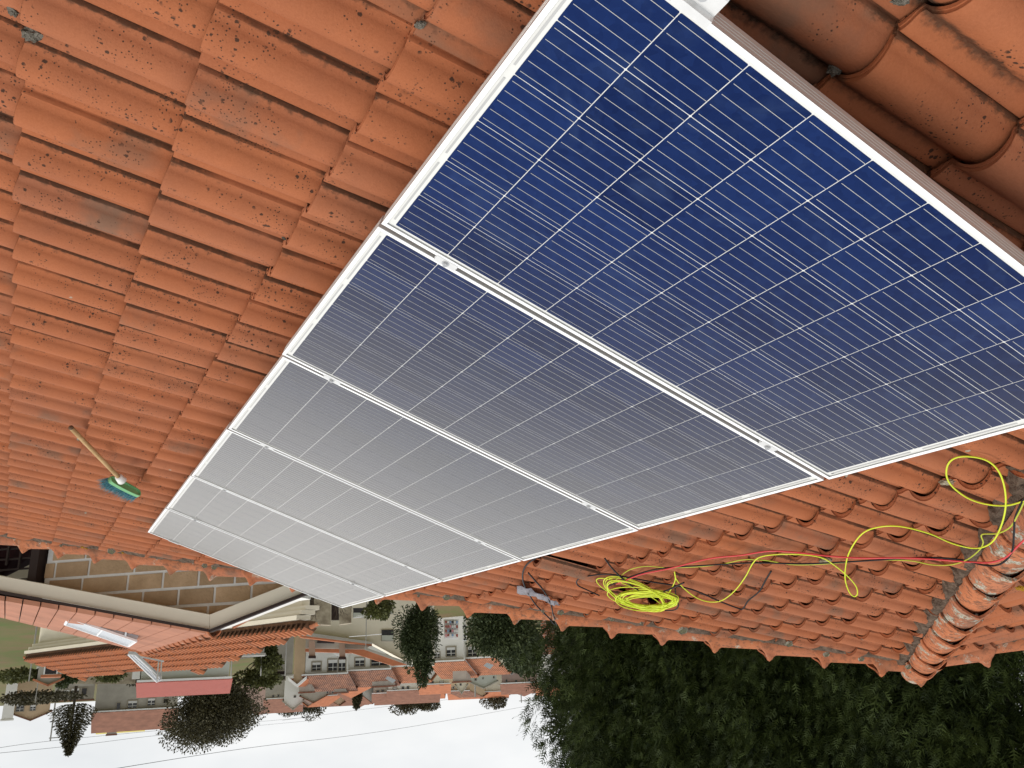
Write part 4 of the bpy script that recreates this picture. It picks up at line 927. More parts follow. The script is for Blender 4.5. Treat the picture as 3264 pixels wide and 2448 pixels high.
house_far('white_row_house', 'white row house with orange roof just right of the dark tree, recessed window', 'house', 1374, 1479, 2117, 84, 83, 8, m_white, m_rr_o, .34, 'gable', wins=[(1385, 2080, 1402, 2096), (1424, 2064, 1452, 2090)], chim=[(1474, 2140, 1.4, .9, 2.6)], ytop1=2108, over=.5)
house_far('white_row_house', 'cream row house with orange roof carrying a small grey solar collector', 'house', 1480, 1578, 2107, 84, 83, 8, m_cream, m_rr_o, .34, 'gable', wins=[(1492, 2062, 1520, 2090), (1536, 2052, 1560, 2074), (1492, 2012, 1512, 2030)], ytop1=2096, over=.5)
def px_part(name, px, r, m, depth, parent, base=None, inv=None):
    """solid with its front face on photo points px at range r, pushed away from the camera"""
    P_ = [at(x, y, r) for x, y in px]; c = sum(P_, Vector()) / len(P_); d = Vector((c.x, c.y, 0)).normalized() * depth
    P_ = [at(x, y, r) if b is None else Vector((at(x, y, r).x, at(x, y, r).y, b)) for (x, y), b in zip(px, base or [None] * len(px))]
    o_ = parent.matrix_world.translation; q = B(); q.prism([p - o_ for p in P_], d); return q.build(name, m, parent)
cc = at(1150, 2040, 57); bc = empty('big_cream_house', Vector((cc.x, cc.y, ground_z(57))), 'large shaded cream house with a long sloping eave, in front of the white row houses', 'house')
gz = ground_z(57) - .5
px_part('wall', [(962, 2016), (1183, 2047), (1300, 2110), (1385, 2122), (1385, 1950), (962, 1950)], 57, m_cream, 6, bc, base=[None] * 4 + [gz, gz])
px_part('eave', [(955, 2012), (1186, 2046), (1186, 2053), (955, 2024)], 56.2, m_greyw, 1.2, bc)
px_part('roof_edge', [(955, 2025), (1186, 2054), (1186, 2058), (955, 2031)], 56.4, m_orr, 1.2, bc)
px_part('eave', [(1160, 2062), (1306, 2112), (1300, 2119), (1160, 2070)], 56.2, m_greyw, 1.0, bc)
px_part('roof', [(1110, 2077), (1164, 2071), (1300, 2119), (1250, 2121)], 56.6, m_orr, 1.5, bc)
px_part('roof', [(973, 2067), (1166, 2070), (1120, 2082), (973, 2077)], 58.8, m_orr, .8, bc)
px_part('dormer_wall', [(976, 2027), (1183, 2056), (1166, 2069), (973, 2066)], 58.4, m_greyw, .5, bc)
for q_ in ([(984, 2040), (1004, 2040), (1005, 2090), (985, 2090)], [(1081, 2050), (1099, 2050), (1101, 2093), (1082, 2093)]):
    co_ = px_part('chimney', q_, 57.8, m_brownw, .5, bc); (xa, _), (xb, _), (xc, yc), (xd, yd) = q_
    px_part('chimney_cap', [(xd - 2, yc + .3), (xc + 2, yc + .3), (xc + 2, yc + 8), (xd - 2, yc + 8)], 57.7, m_dark, .7, bc)
def px_win(x0, y0, x1, y1, r, parent, door=False, shut=.5):
    f = px_part('window', [(x0 - 1.6, y0 - 1.6), (x1 + 1.6, y0 - 1.6), (x1 + 1.6, y1 + 1.6), (x0 - 1.6, y1 + 1.6)], r - .12, m_sill, .10, parent)
    px_part('pane', [(x0, y0), (x1, y0), (x1, y1), (x0, y1)], r - .14, m_dark if door else m_glass, .03, parent)
    if not door: px_part('shutter', [(x0, y1 - (y1 - y0) * shut), (x1, y1 - (y1 - y0) * shut), (x1, y1), (x0, y1)], r - .17, m_green, .03, parent)
px_win(1057, 1922, 1080, 1976, 57, bc, True); px_win(1126, 1938, 1161, 1968, 57, bc); px_win(1217, 2008, 1254, 2042, 57, bc); px_win(1236, 1940, 1252, 1956, 57, bc)
px_part('ribbon_window', [(1012, 2041), (1066, 2042), (1066, 2051), (1010, 2050)], 58.2, m_glass, .1, bc)
cc = at(1010, 1990, 47); sg = empty('stone_cottage', Vector((cc.x, cc.y, ground_z(47))), 'pale crazy-paved stone house front low behind the panel corner', 'house')
px_part('wall', [(940, 1985), (1054, 1992), (1054, 1880), (940, 1880)], 50, m_stone, 1, sg); px_part('wall', [(1082, 1990), (1120, 1985), (1120, 1880), (1082, 1880)], 50, m_stone, 1, sg)
cc = at(1435, 2000, 62); rk = empty('balcony_rack', cc, 'open rack of pink, blue and white household goods in front of the row house', 'rack')
px_part('rack_frame', [(1414, 1974), (1462, 1974), (1460, 2036), (1416, 2036)], 62, m_trim, .3, rk)
cols_ = [mat('pink_goods', (.70, .30, .34), .7), mat('blue_goods', (.25, .38, .58), .7), m_redm, m_trim, m_glass]
for a_ in range(6):
    for b_ in range(4):
        x_, y_ = 1419 + a_ * 7, 1979 + b_ * 14; px_part('goods', [(x_, y_), (x_ + 5.5, y_), (x_ + 5.5, y_ + 5 + 5 * rng.random()), (x_, y_ + 8)], 61.7, cols_[int(rng.integers(0, 5))], .2, rk)
for k_, y_ in enumerate((1996, 2012, 2026, 2038)):
    cc = at(1480, y_, 75); ac = empty('air_conditioner', cc, ['lowest of the four white outdoor units on the cream row house wall', 'second outdoor unit from the bottom on the cream row house wall', 'third outdoor unit from the bottom on the cream row house wall', 'highest of the four white outdoor units on the cream row house wall'][k_], 'air conditioner', 'outdoor units on the row house')
    px_part('casing', [(1474, y_ - 5), (1488, y_ - 5), (1488, y_ + 5), (1474, y_ + 5)], 75, m_trim, .3, ac); px_part('fan', [(1481 + 3.6 * math.cos(t_), y_ + 3.6 * math.sin(t_)) for t_ in np.linspace(0, 2 * PI, 10, endpoint=False)], 74.9, m_glass, .06, ac)
for (px_, r_2, lb_) in (([(1236, 2155), (1262, 2168), (1252, 2178), (1228, 2163)], 84, 'grey solar collector on the brown roof of the middle white row house'), ([(1552, 2112), (1574, 2120), (1562, 2133), (1541, 2122)], 78, 'grey solar collector on the orange roof of the cream row house')):
    cc = at(px_[0][0], px_[0][1], r_2); e_ = empty('solar_collector', cc, lb_, 'solar collector'); px_part('absorber', px_, r_2, m_coll, .12, e_)
far = [  # name, label, x0, x1, ytop, range, depth, wall, roof, pitch, kind, wins, ytop1
 ('white_gabled_house', 'white house with two pale gables just left of the skyline trees', 905, 965, 2236, 135, 7, m_white, m_greyw, .8, 'gable_end', [(937, 2217, 943, 2223)], None),
 ('grey_roofed_house', 'house with a steep brown roof and white gable edges below the skyline', 960, 1040, 2218, 130, 7, m_greyw, m_brownr, .5, 'gable_end', [], None),
 ('orange_hipped_house', 'house with a bright orange hipped roof behind the white row house', 1040, 1200, 2190, 118, 9, m_cream, m_orr, .35, 'hip', [(1060, 2180, 1068, 2188)], 2176),
 ('long_brown_roof_house', 'long low house with a brown roof on the skyline', 1035, 1175, 2230, 170, 9, m_greyw, m_brownr, .3, 'gable', [(1085, 2214, 1092, 2222), (1068, 2216, 1073, 2222)], 2222),
 ('white_town_house', 'white town house with a row of three small windows', 1238, 1330, 2208, 125, 8, m_white, m_brownr, .3, 'gable', [(1253, 2192, 1265, 2203), (1281, 2189, 1288, 2200), (1297, 2188, 1304, 2197)], 2194),
 ('grey_town_house', 'grey two-windowed house beside the white town house', 1190, 1238, 2213, 128, 8, m_greyw, m_brownr, .3, 'gable', [(1200, 2201, 1208, 2206), (1216, 2199, 1224, 2204)], 2209),
 ('brown_roof_town_house', 'town house with a broad brown roof on the skyline', 1195, 1400, 2222, 150, 10, m_greyw, m_brownr, .28, 'gable', [], 2210),
 ('brick_fronted_house', 'cream house with brown windows under a brown roof', 1340, 1432, 2186, 120, 8, m_cream, m_orr, .3, 'gable', [(1372, 2172, 1382, 2182), (1402, 2172, 1414, 2184)], 2178),
 ('yellow_gabled_house', 'tall narrow cream house with a pointed gable', 1455, 1487, 2188, 118, 7, m_cream, m_greyw, 1.3, 'gable_end', [(1466, 2179, 1471, 2185)], None),
 ('pale_stone_house', 'pale grey-green stone house with a shallow gable', 1500, 1583, 2176, 112, 7, m_green, m_greyw, .45, 'gable_end', [(1513, 2163, 1519, 2169), (1538, 2160, 1541, 2165), (1572, 2156, 1576, 2162)], 2170),
 ('brown_flat_house', 'low rubble house row between the orange roof and the dark tree', 1490, 1720, 2150, 100, 5, m_greyw, m_greyw, .1, 'flat', [(1628, 2142, 1634, 2150, 'plain')], 2136),
 ('pink_house', 'pinkish house with white-silled windows and a brown roof', 1600, 1712, 2184, 118, 9, m_pink, m_brownr, .3, 'gable', [(1612, 2166, 1617, 2174), (1642, 2168, 1648, 2175), (1684, 2164, 1690, 2171)], 2172),
 ('hill_house', 'orange roofed house on the skyline under the round tree', 1430, 1620, 2212, 165, 9, m_cream, m_orr, .25, 'gable', [(1510, 2200, 1516, 2207)], 2202),
 ('cream_skyline_house', 'cream house end with orange roof at the edge of the dark conifers', 1712, 1790, 2190, 120, 7, m_white, m_orr, .3, 'gable', [(1725, 2178, 1734, 2186)], None),
 ('ridge_house', 'brown roofed house at the foot of the thin skyline trees', 1620, 1720, 2200, 160, 8, m_greyw, m_brownr, .3, 'hip', [], 2194),
 ('low_grey_house', 'low grey house behind the round tree', 845, 905, 2228, 140, 7, m_greyw, m_brownr, .3, 'gable', [(868, 2216, 874, 2222), (885, 2214, 890, 2220)], None),
 ('long_wall_house', 'long cream house end with flat roof under the skyline trees', 860, 962, 2248, 160, 8, m_cream, m_brownr, .3, 'gable', [(890, 2240, 896, 2246)], None),
 ('green_awning_house', 'dark garage with green awning beside the garden fence', 862, 932, 2150, 88, 4, m_greyw, m_greyw, .2, 'flat', [(882, 2140, 908, 2166, 'door')], None),
]
for nm, lb, x0, x1, yt, r, dp, wl_, rf_, pt, kd, wn, y1 in far:
    house_far(nm, lb, 'house', x0, x1, yt, r, r, dp, wl_, rf_, pt, kd, wins=wn, ytop1=y1, over=.3)
ORD = ['first', 'second', 'third', 'fourth', 'fifth', 'sixth', 'seventh', 'eighth', 'ninth', 'tenth', 'eleventh', 'twelfth', 'thirteenth', 'fourteenth', 'fifteenth', 'sixteenth', 'seventeenth', 'eighteenth', 'nineteenth', 'twentieth'] + ['twenty-' + w_ for w_ in ('first', 'second', 'third', 'fourth', 'fifth', 'sixth', 'seventh', 'eighth', 'ninth')] + ['thirtieth'] + ['thirty-' + w_ for w_ in ('first', 'second', 'third', 'fourth')]
sk = lambda x: float(np.interp(x, [0, 850, 900, 1040, 1180, 1400, 1500, 1620, 1720, 1850], [2262, 2250, 2246, 2236, 2226, 2214, 2208, 2198, 2194, 2190]))
for k in range(34):
    x = 850 + 29 * k + rng.uniform(-6, 6); wd = rng.uniform(38, 85); r = rng.uniform(150, 215); yt = sk(x) - rng.uniform(2, 26)
    wl2 = (m_white, m_cream, m_greyw, m_beige, m_pink)[int(rng.integers(0, 5))]; rf2 = (m_brownr, m_orr, m_brownr, m_rr_b)[int(rng.integers(0, 4))]
    wn = [(x + wd * f, yt - 14, x + wd * f + 5, yt - 8, 'plain') for f in (.2, .5, .75)]
    house_far('town_house', f"{['white','cream','grey','beige','pink'][(m_white, m_cream, m_greyw, m_beige, m_pink).index(wl2)]} walled small town house, {ORD[k]} from the left among the crowded skyline houses", 'house', x, x + wd, yt, r, r + rng.uniform(-4, 4), 8, wl2, rf2, rng.uniform(.28, .45), ('gable', 'gable', 'gable_end', 'hip')[int(rng.integers(0, 4))], wins=wn, over=.3, group='far town houses')
# brick tower between the trees
bt = at(1751, 2086, 52); tw = empty('brick_tower', Vector((bt.x, bt.y, 0)), 'narrow red brick tower with a white block on top, between the dark trees', 'tower')
m_brick = mat('red_brick', (.40, .15, .085), .9, scale=6, col2=(.24, .09, .05), bump=.6, bscale=9)
q = B(); q.box2((-.32, -.3, 0), (.32, .3, bt.z)); q.build('shaft', m_brick, tw)
q = B()
for k in range(26): z = bt.z - .09 - k * .17; q.box2((-.335, -.315, z - .02), (.335, .315, z + .02))
q.build('brick_bands', m_pink, tw)
q = B(); q.box2((-.40, -.38, bt.z + .001), (-.12, .38, bt.z + .42)); q.box2((-.05, -.3, bt.z + .001), (.40, .3, bt.z + .5)); q.build('cap_block', m_white, tw)
# utility poles, antenna, dish, fence, wires
def pole(x, y, r, label, rad=.09, arm=0, zb=None, nm='utility_pole', cat='pole', group=None):
    p = at(x, y, r); zb = ground_z(r) - .1 if zb is None else zb
    e = empty(nm, Vector((p.x, p.y, zb)), label, cat, group); q = B(); q.tube([(0, 0, 0), (0, 0, p.z - zb)], rad, 8, r2=rad * .7); q.build('shaft', m_conc, e)
    if arm: q = B(); t = ray(x + 40, y); d = Vector((1, 0, 0)); q.box2((-arm, -.04, p.z - zb - .35), (arm * .2, .04, p.z - zb - .25)); q.build('cross_arm', m_conc, e)
    return e
pole(160, 2362, 108, 'tall thin pole standing beside the palm-like tree', .10, .8)
pole(92, 2172, 74, 'thin grey pole in the garden at the picture edge', .06)
pole(112, 2240, 90, 'second thin garden pole, right beside the first', .05)
pole(1166, 2070, 46, 'television mast rising in front of the big cream house', .035, 0, nm='antenna_mast', cat='antenna')
pole(1662, 2240, 150, 'pole with a long cross arm on the skyline', .12, 2.2)
pole(1515, 2222, 150, 'short pole on the skyline beside the hill house', .18)
an = at(1166, 2000, 46); e = empty('tv_antenna', an, 'rod antenna with long boom fixed to the mast', 'antenna')
for (dx, dz, l) in ((-.55, -.6, 1.25), (-.9, .35, 1.8)):
    q = B(); q.tube([(dx, 0, dz), (dx + l, 0, dz + .1)], .02, 6); q.build('boom', m_alu, e)
q = B()
for k in range(9): q.tube([(-.5 + k * .12, -.25, -.59), (-.5 + k * .12, .25, -.59)], .008, 4)
q.build('rods', m_alu, e)
ds = at(1078, 2072, 90); e = empty('satellite_dish', ds, 'white satellite dish on a thin mast in front of the white row house', 'satellite dish')
V = [(0, .12, 0)]; Fc = []; K = 20
for (r, dy) in ((.3, .06), (.55, -.03)):
    for k in range(K): V.append((r * math.cos(2 * PI * k / K), dy, r * math.sin(2 * PI * k / K)))
for k in range(K): Fc += [(0, 1 + k, 1 + (k + 1) % K), (1 + k, 1 + (k + 1) % K, 1 + K + (k + 1) % K, 1 + K + k)]
o = bpy.data.objects.new('dish', mesh('dish', V, Fc, m_trim, True)); link(o, e); so = o.modifiers.new('s', 'SOLIDIFY'); so.thickness = .03
q = B(); q.tube([(.0, .15, -.1), (.0, .15, 2.6)], .03, 6); q.tube([(0, .1, -.3), (0, -.5, 0)], .02, 6); q.build('mast', m_steel, e)
tk = [('power_line', 'upper power line of the pair above the left houses', [(-60, 2392, 90), (160, 2362, 108), (545, 2325, 130), (1000, 2285, 190)]), ('power_line', 'lower power line of the pair above the left houses', [(-60, 2406, 90), (240, 2376, 108), (560, 2338, 130), (1000, 2296, 190)]),
      ('power_line', 'single power line low across the sky', [(240, 2470, 60), (800, 2383, 90), (1300, 2318, 130), (1860, 2218, 190)]), ('power_line', 'short power line along the skyline trees', [(900, 2296, 150), (1200, 2256, 170), (1560, 2215, 200)])]
for nm, lb, ps in tk:
    q = B(); q.tube(spline([at(*p) for p in ps], 8), .022, 4); o = q.build(nm, m_blk); tag(o, lb, 'power line')
# fence and field furniture right of the warehouse
fe = empty('garden_fence', at(735, 2110, 70), 'grey post fence in front of the brown field beside the warehouse', 'fence')
base_f = fe.matrix_world.translation
for x in (737, 832, 910):
    p = at(x, 2098, 70); p2 = at(x - 1, 2154, 72); q = B(); q.tube([Vector((p.x, p.y, ground_z(70) - .2)) - base_f, Vector((p2.x, p2.y, p2.z)) - base_f], .05, 6); q.build('post', m_conc, fe)
q = B(); q.tube([at(690, 2109, 70) - base_f, at(850, 2088, 70) - base_f], .05, 4); q.build('rail', m_conc, fe)
sh = house_far('grey_shelter', 'low grey shelter roof behind the right end of the tiled house', 'shed', 720, 842, 2083, 62, 62, 3, m_conc, m_conc, .1, 'flat', base=None)
# parked white cars and garden things
def car(x, y, r, label, m):
    p = at(x, y, r); e = empty('parked_car', Vector((p.x, p.y, ground_z(r))), label, 'car', 'cars parked among the far gardens')
    L_ = [(-2, .35), (-2, .8), (-1.5, .95), (-1.0, 1.42), (.7, 1.45), (1.3, 1.0), (2, .85), (2.05, .35)]
    q = B(); q.prism([(a, -.85, z) for a, z in L_], (0, 1.7, 0)); q.build('body', m, e)
    q = B(); q.prism([(-1.38, -.86, 1.0), (-.95, -.86, 1.36), (.65, -.86, 1.38), (1.1, -.86, 1.0)], (0, 1.72, 0)); q.build('window', m_glass, e)
    for sx_ in (-1.3, 1.3):
        for sy in (-.8, .8):
            q = B(); q.tube([(sx_, sy - .1, .33), (sx_, sy + .1, .33)], .33, 14); q.build('wheel', m_blk, e)
    e.rotation_euler = (0, 0, rng.random() * .6)
car(262, 2210, 104, 'white car parked beside the grey outbuilding', m_trim); car(178, 2222, 106, 'white van-like car parked near the tall thin pole', m_white)
hg = at(340, 2160, 64)

# =================================================================== TREES
def leafmat(name, c1, c2, trans=.25, sc=.6):
    m = bpy.data.materials.new(name); m.use_nodes = True; t = m.node_tree; L = t.links.new; b = t.nodes['Principled BSDF']; b.inputs['Roughness'].default_value = .6; b.inputs['Specular IOR Level'].default_value = .25
    a = N(t, 'ShaderNodeAttribute', attribute_name='rnd'); g = N(t, 'ShaderNodeNewGeometry'); nz = N(t, 'ShaderNodeTexNoise'); nz.inputs['Scale'].default_value = sc; L(g.outputs['Position'], nz.inputs['Vector'])
    ad = N(t, 'ShaderNodeMath', operation='MULTIPLY_ADD'); L(a.outputs['Fac'], ad.inputs[0]); ad.inputs[1].default_value = .7; sb = N(t, 'ShaderNodeMath', operation='SUBTRACT'); L(nz.outputs[0], sb.inputs[0]); sb.inputs[1].default_value = .35; L(sb.outputs[0], ad.inputs[2])
    r = N(t, 'ShaderNodeValToRGB'); r.color_ramp.elements[0].color = (*c1, 1); r.color_ramp.elements[1].color = (*c2, 1); L(ad.outputs[0], r.inputs[0]); L(r.outputs[0], b.inputs['Base Color'])
    return m
m_con = leafmat('conifer_foliage', (.005, .012, .004), (.072, .100, .022), sc=2.4); m_lf = leafmat('dark_leaf', (.022, .036, .014), (.075, .095, .035)); m_ol = leafmat('olive_leaf', (.05, .055, .02), (.15, .16, .05)); m_brl = leafmat('brownish_leaf', (.045, .042, .025), (.12, .105, .06)); m_br = leafmat('bronze_leaf', (.035, .033, .018), (.11, .10, .05))
def sprays(C_, Dr, size, m, name, kind='spray'):
    """C_ (n,3) bases, Dr (n,3) growth directions: one mesh of feathery sprays or leaf quads"""
    n = len(C_); Dr = Dr / (np.linalg.norm(Dr, axis=1, keepdims=True) + 1e-9)
    R = rng.normal(size=(n, 3)); Sd = np.cross(Dr, R); Sd /= np.linalg.norm(Sd, axis=1, keepdims=True) + 1e-9; Nn = np.cross(Dr, Sd)
    if kind == 'spray':
        # pinnate shape in (along, side, droop): stem triangle plus paired leaflets
        P_ = [(0, -.03, 0), (0, .03, 0), (1.0, 0, .12)]; T_ = [(0, 1, 2)]
        for (a, l) in ((.08, .34), (.30, .40), (.52, .32), (.72, .20)):
            for s in (-1, 1):
                k = len(P_); P_ += [(a, 0, a * a * .12), (a + .13, s * .02, a * .02), (a + .30, s * l, a * a * .12 - .05)]; T_.append((k, k + 1, k + 2))
    elif kind == 'leaf':
        P_ = [(0, 0, 0), (.5, .32, .06), (1, 0, 0), (.5, -.32, .06)]; T_ = [(0, 1, 2), (0, 2, 3)]
    else:                                        # drooping leafy strip
        P_ = [(0, -.12, 0), (0, .12, 0), (.6, .16, .1), (.6, -.16, .1), (1, 0, .0)]; T_ = [(0, 1, 2), (0, 2, 3), (3, 2, 4)]
    P_ = np.array(P_); T_ = np.array(T_); k = len(P_); sz = size * (0.65 + .7 * rng.random(n)) * np.ones(n)
    V = C_[:, None, :] + sz[:, None, None] * (P_[None, :, 0:1] * Dr[:, None, :] + P_[None, :, 1:2] * Sd[:, None, :] + P_[None, :, 2:3] * Nn[:, None, :])
    Fi = (T_[None] + (np.arange(n) * k)[:, None, None]).reshape(-1, 3).astype(np.int32)
    me = bpy.data.meshes.new(name); V = V.reshape(-1, 3).astype(np.float32); me.vertices.add(len(V)); me.vertices.foreach_set('co', V.ravel()); me.loops.add(Fi.size); me.loops.foreach_set('vertex_index', Fi.ravel())
    me.polygons.add(len(Fi)); me.polygons.foreach_set('loop_start', np.arange(0, Fi.size, 3, dtype=np.int32)); me.polygons.foreach_set('loop_total', np.full(len(Fi), 3, np.int32))
    a = me.attributes.new('rnd', 'FLOAT', 'POINT'); a.data.foreach_set('value', np.repeat(rng.random(n).astype(np.float32), k)); me.materials.append(m); me.update(calc_edges=True); return me
def trunk_me(h, r0, r1, m=None, limbs=6, spread=1.0, z0=.3):
    b = B(); b.tube([(0, 0, 0), (.03 * h * .2, 0, h * .4), (0, .02 * h, h * .75), (0, 0, h)], r0, 8, r2=r1)
    for k in range(limbs):
        a = rng.random() * 2 * PI; z = h * (z0 + (1 - z0) * .8 * k / max(1, limbs)); l = spread * (.5 + .5 * rng.random())
        b.tube([(0, 0, z), (math.cos(a) * l * .5, math.sin(a) * l * .5, z + l * .3), (math.cos(a) * l, math.sin(a) * l, z + l * .8)], r0 * .35, 5, r2=r1 * .4)
    return b.me('trunk', m or m_bark)
def conifer(x, r, ztop, R, label, n=9000, size=.17, squash=1.0, zlo=None, m=m_con, name='conifer_tree', cat='tree', group='conifers behind the ridge', px=None, tip=.32):
    p = at(x, 2200, r); g = ground_z(r); e = empty(name, Vector((p.x, p.y, g)), label, cat, group); H = ztop - g
    z0 = .3 if zlo is None else zlo
    # uneven column: several overlapping plumes
    bear = math.atan2(-p.y, -p.x); th = bear + rng.uniform(-1, 1, n) * PI * np.where(rng.random(n) < .72, .55, 1.0)
    zz = z0 + (H - z0) * (1 - rng.random(n) ** .9 * .999)
    zn = (zz - z0) / (H - z0)
    rad = R * np.clip((1 - zn) / tip, 0, 1) ** .55
    lob = 1 + .16 * np.sin(th * 5 + zn * 9 + x) + .12 * np.sin(th * 3 - zn * 21) + .10 * np.sin(zn * 60 + th * 7) + .07 * np.sin(th * 13 + zn * 35)
    inner = rng.random(n) < (.40 if r < 14.5 else .55); rr = rad * lob * np.where(inner, .35 + .45 * rng.random(n), 1 - .26 * rng.random(n) ** 1.6)
    C_ = np.stack([rr * np.cos(th), rr * np.sin(th) * squash, zz], 1)
    out = np.stack([np.cos(th), np.sin(th), np.zeros(n)], 1)
    D = out * (.55 + .3 * rng.random(n))[:, None] + np.array([0, 0, 1.0]) * (.55 + .5 * rng.random(n))[:, None] + rng.normal(0, .32, (n, 3))
    link(bpy.data.objects.new('crown', sprays(C_, D, size * np.where(inner, 1.9, 1.0), m, 'crown')), e)
    link(bpy.data.objects.new('trunk', trunk_me(H * .92, .22, .04, limbs=5, spread=R * .5)), e)
    return e
import time as _t
cspec = [(2100, 15.0, 1.75, 'leftmost dark green conifer, its feathery edge against the sky', 24000), (2120, 13.6, 1.5, 'second dark conifer, behind the middle verge caps', 15000), (2390, 12.8, 1.5, 'third dark conifer, above the middle of the verge', 15000),
         (2660, 12.0, 1.45, 'fourth dark conifer, lighter green, behind the ridge peak', 15000), (2920, 11.6, 1.5, 'fifth dark conifer, directly behind the roof peak', 15000), (3200, 11.0, 1.6, 'last dark conifer, at the picture edge beyond the ridge', 14000), (2250, 17.5, 2.0, 'conifer standing in the second row, mostly hidden', 7000), (2800, 15.8, 2.0, 'back row conifer behind the roof peak, mostly hidden', 7000)]
for (x, r, R, lb, n) in cspec:
    conifer(x, r, 12.6 + rng.random() * 1.2, R, lb, n=int(n * 2.2), size=.115 if r < 14.5 else .165, zlo=4.2 if r < 14.5 else 2.4)
def crown_tree(name, label, x, yc, r, rx, rz_, m, n=2500, size=.35, nb_=9, kind='leaf', group=None, trunk=True, flat=1.0, hollow=.5, gap=.0):
    """broadleaf tree: leaf clumps through lumpy sub-crowns centred on photo pixel x, yc"""
    p = at(x, yc, r); g = ground_z(r); e = empty(name, Vector((p.x, p.y, g)), label, 'tree', group); zc = p.z - g
    cen = []; 
    for k in range(nb_):
        d = rng.normal(size=3); d /= np.linalg.norm(d); q = rng.random() ** .4 * .62; cen.append((d[0] * q * rx, d[1] * q * rx, zc + d[2] * q * rz_, .42 + .25 * rng.random()))
    idx = rng.integers(0, nb_, n); cen = np.array(cen); d = rng.normal(size=(n, 3)); d /= np.linalg.norm(d, axis=1, keepdims=True); q = 1 - hollow * rng.random(n) ** 1.5
    C_ = cen[idx, :3] + d * (q * cen[idx, 3])[:, None] * np.array([rx, rx, rz_])
    D = d + rng.normal(0, .5, (n, 3)) + np.array([0, 0, .2])
    link(bpy.data.objects.new('crown', sprays(C_, D, size, m, 'crown', kind)), e)
    if trunk: link(bpy.data.objects.new('trunk', trunk_me(max(.8, zc), max(.1, rx * .07), .05, limbs=7, spread=rx * .7, z0=.4)), e)
    return e
crown_tree('round_tree', 'big round dark bronze-green tree against the sky beside the stone house', 693, 2276, 82, 4.7, 3.0, m_br, 46000, .18, 26, 'leaf', hollow=.5)
crown_tree('dark_tree', 'dark pendulous tree between the two white row houses', 1333, 2010, 40, 1.05, 1.75, m_lf, 14000, .13, 14, 'strip', hollow=.7)
crown_tree('dark_tree', 'small dark top of the tree between the row houses', 1350, 2105, 40, .45, 1.1, m_lf, 2600, .14, 6, 'strip')
crown_tree('leafy_tree', 'wide dark leafy tree in front of the right white row house', 1610, 2010, 34, 1.7, 1.35, m_lf, 20000, .12, 16, 'leaf', hollow=.7)
crown_tree('leafy_tree', 'lower right part of the dark leafy trees beside the brick tower', 1665, 2080, 36, 1.15, .95, m_lf, 9000, .12, 10, 'leaf', hollow=.7)
crown_tree('olive_bush', 'yellow-green shrub between the panel corner and the dark tree', 1205, 1938, 36, .72, .5, m_ol, 3000, .12, 8, 'leaf')
crown_tree('brown_bush', 'brownish tangled shrub beside the neighbour fascia', 940, 1945, 38, .8, .75, m_brl, 4000, .12, 9, 'leaf')
crown_tree('olive_bush', 'olive shrub by the garden fence beside the row house', 860, 2085, 72, 1.2, 1.6, m_ol, 2500, .24, 8, 'leaf')
crown_tree('olive_bush', 'bushy growth between the fence and the dark garage', 820, 2168, 86, 2.6, 1.0, m_ol, 2500, .3, 9, 'leaf')
crown_tree('yellow_hedge', 'bright yellow-green hedge behind the long tiled roof', 338, 2156, 70, 1.3, .45, m_ol, 1800, .2, 9, 'leaf', trunk=False)
crown_tree('garden_bush', 'green shrub row in the garden at the picture edge', 60, 2152, 78, 2.4, .5, m_ol, 2200, .25, 9, 'leaf', trunk=False)
crown_tree('garden_bush', 'low dark shrub beside the small orange roof', 215, 2168, 80, 1.0, .5, m_lf, 900, .25, 6, 'leaf', trunk=False)
crown_tree('garden_bush', 'dark scrub in front of the beige house', 100, 2225, 100, 4.5, .6, m_brl, 2600, .3, 10, 'leaf', trunk=False)
crown_tree('garden_bush', 'scrub between the warehouse and the field', 470, 2160, 90, 2.5, .9, m_brl, 1600, .3, 8, 'leaf', trunk=False)
for i, (x, y, r, rx, rz_) in enumerate([(922, 2252, 175, 3.4, 2.2), (985, 2250, 175, 3.0, 2.2), (1288, 2245, 170, 2.5, 1.8), (1365, 2238, 172, 2.8, 1.7), (1578, 2226, 170, 2.9, 2.0), (1762, 2208, 150, 3.4, 1.6), (1830, 2208, 140, 3.2, 1.8), (1140, 2222, 150, .8, 1.6)]):
    crown_tree('skyline_tree', ['rounded tree at the left end of the skyline tree row', 'second skyline tree, above the white gabled house', 'skyline tree above the white town house', 'low wide skyline tree beside it, over the brown roof', 'dome-shaped skyline tree above the hill house', 'skyline tree next to the cream house end', 'skyline tree touching the conifers', 'dark pointed cypress behind the orange hipped roof'][i], x, y, r, rx, rz_, m_br, 3000, .34, 9, 'leaf', group='trees on the skyline')
# araucaria: whorls of drooping branches
p = at(218, 2402, 100); g = ground_z(100); H = p.z - g; e = empty('araucaria_tree', Vector((p.x, p.y, g)), 'dark pointed araucaria with tiered upcurved branches against the sky', 'tree')
C_ = []; D = []
zb0 = H - (at(218, 2402, 100).z - at(218, 2250, 100).z); wv = 21
for k in range(wv):
    t = k / (wv - 1); z = zb0 + (H - zb0) * t; R = 2.1 * (1 - t) ** 1.0 + .08
    for a in np.linspace(0, 2 * PI, 9, endpoint=False) + k * .7:
        for s in np.linspace(.1, 1, 12):
            zz = z - .35 * R * s + .60 * R * s * s
            for q in range(3): C_.append((R * s * math.cos(a) + rng.normal(0, .05), R * s * math.sin(a) + rng.normal(0, .05), zz + rng.normal(0, .05))); D.append((math.cos(a + rng.normal(0, .5)), math.sin(a + rng.normal(0, .5)), .35 + rng.normal(0, .25)))
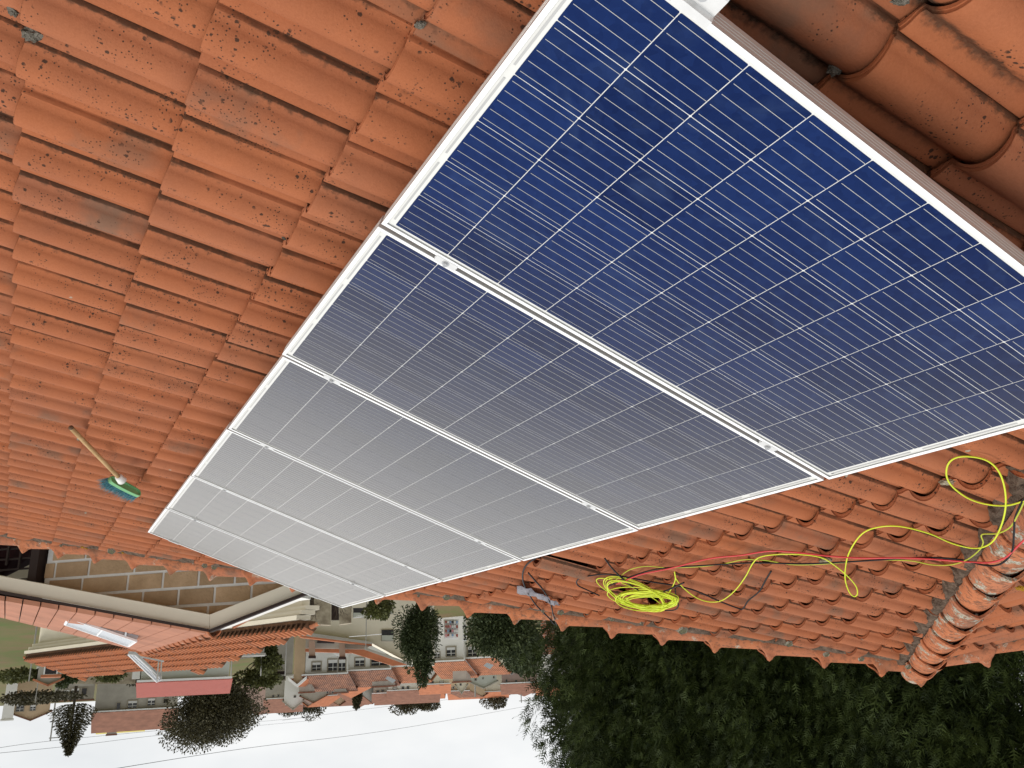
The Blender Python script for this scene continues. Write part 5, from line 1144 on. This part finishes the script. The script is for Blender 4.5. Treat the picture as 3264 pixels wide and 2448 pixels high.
C_ = np.array(C_); D = np.array(D); link(bpy.data.objects.new('crown', sprays(C_, D, .24, m_br, 'crown', 'strip')), e); link(bpy.data.objects.new('trunk', trunk_me(H, .2, .03, limbs=0)), e)
# bare tree
p = at(1000, 2035, 34); g = ground_z(34); e = empty('bare_tree', Vector((p.x, p.y, g)), 'leafless dark tree in front of the crazy-paved stone wall', 'tree'); q = B()
def branch(a, d, l, r, dep):
    b_ = a + d * l; m_ = (a + b_) / 2 + Vector(rng.normal(0, l * .06, 3)); q.tube([a, m_, b_], r, 5, r2=r * .6, cap=False)
    if dep:
        for _ in range(3 if dep > 1 else 2):
            dd = (d + Vector(rng.normal(0, .55, 3))).normalized(); branch(a + (b_ - a) * (.5 + .5 * rng.random()), dd, l * .62, r * .58, dep - 1)
hgt = p.z - g
branch(Vector((0, 0, hgt - 2.6)), Vector((.05, 0, 1)), 1.0, .045, 4); branch(Vector((0, 0, hgt - 2.0)), Vector((-.85, -.1, .35)).normalized(), 1.0, .03, 4); branch(Vector((0, 0, hgt - 2.5)), Vector((.7, .1, .6)).normalized(), .9, .03, 4)
q.build('crown', m_bark, e); q = B(); q.tube([(0, 0, 0), (0, 0, hgt - 2.5)], .08, 8, r2=.05); q.build('trunk', m_bark, e)
# low stone clutter walls in the gardens
for i, (x0, x1, yt, r, m) in enumerate([(190, 430, 2180, 84, m_stone), (236, 300, 2186, 96, m_greyw), (420, 445, 2165, 66, m_trim), (560, 640, 2100, 70, m_greyw)]):
    A_ = at(x0, yt, r); Bq = at(x1, yt, r); g = ground_z(r) - .3; q = B(); d = Vector((Bq.x - A_.x, Bq.y - A_.y, 0)); nn_ = Vector((-d.y, d.x, 0)).normalized() * .3
    q.prism([Vector((A_.x, A_.y, g)), Vector((Bq.x, Bq.y, g)), Vector((Bq.x, Bq.y, max(Bq.z, g + .5))), Vector((A_.x, A_.y, max(A_.z, g + .5)))], nn_); o = q.build('garden_wall', m)
    tag(o, ['rubble stone garden wall below the grey outbuilding', 'low grey wall in front of the grey outbuilding', 'short white wall end beside the warehouse', 'low grey wall behind the right roof peak'][i], 'wall', 'garden walls')
print('tiles parts', npart, 'rest', len(rest), 'blocks', blocks)
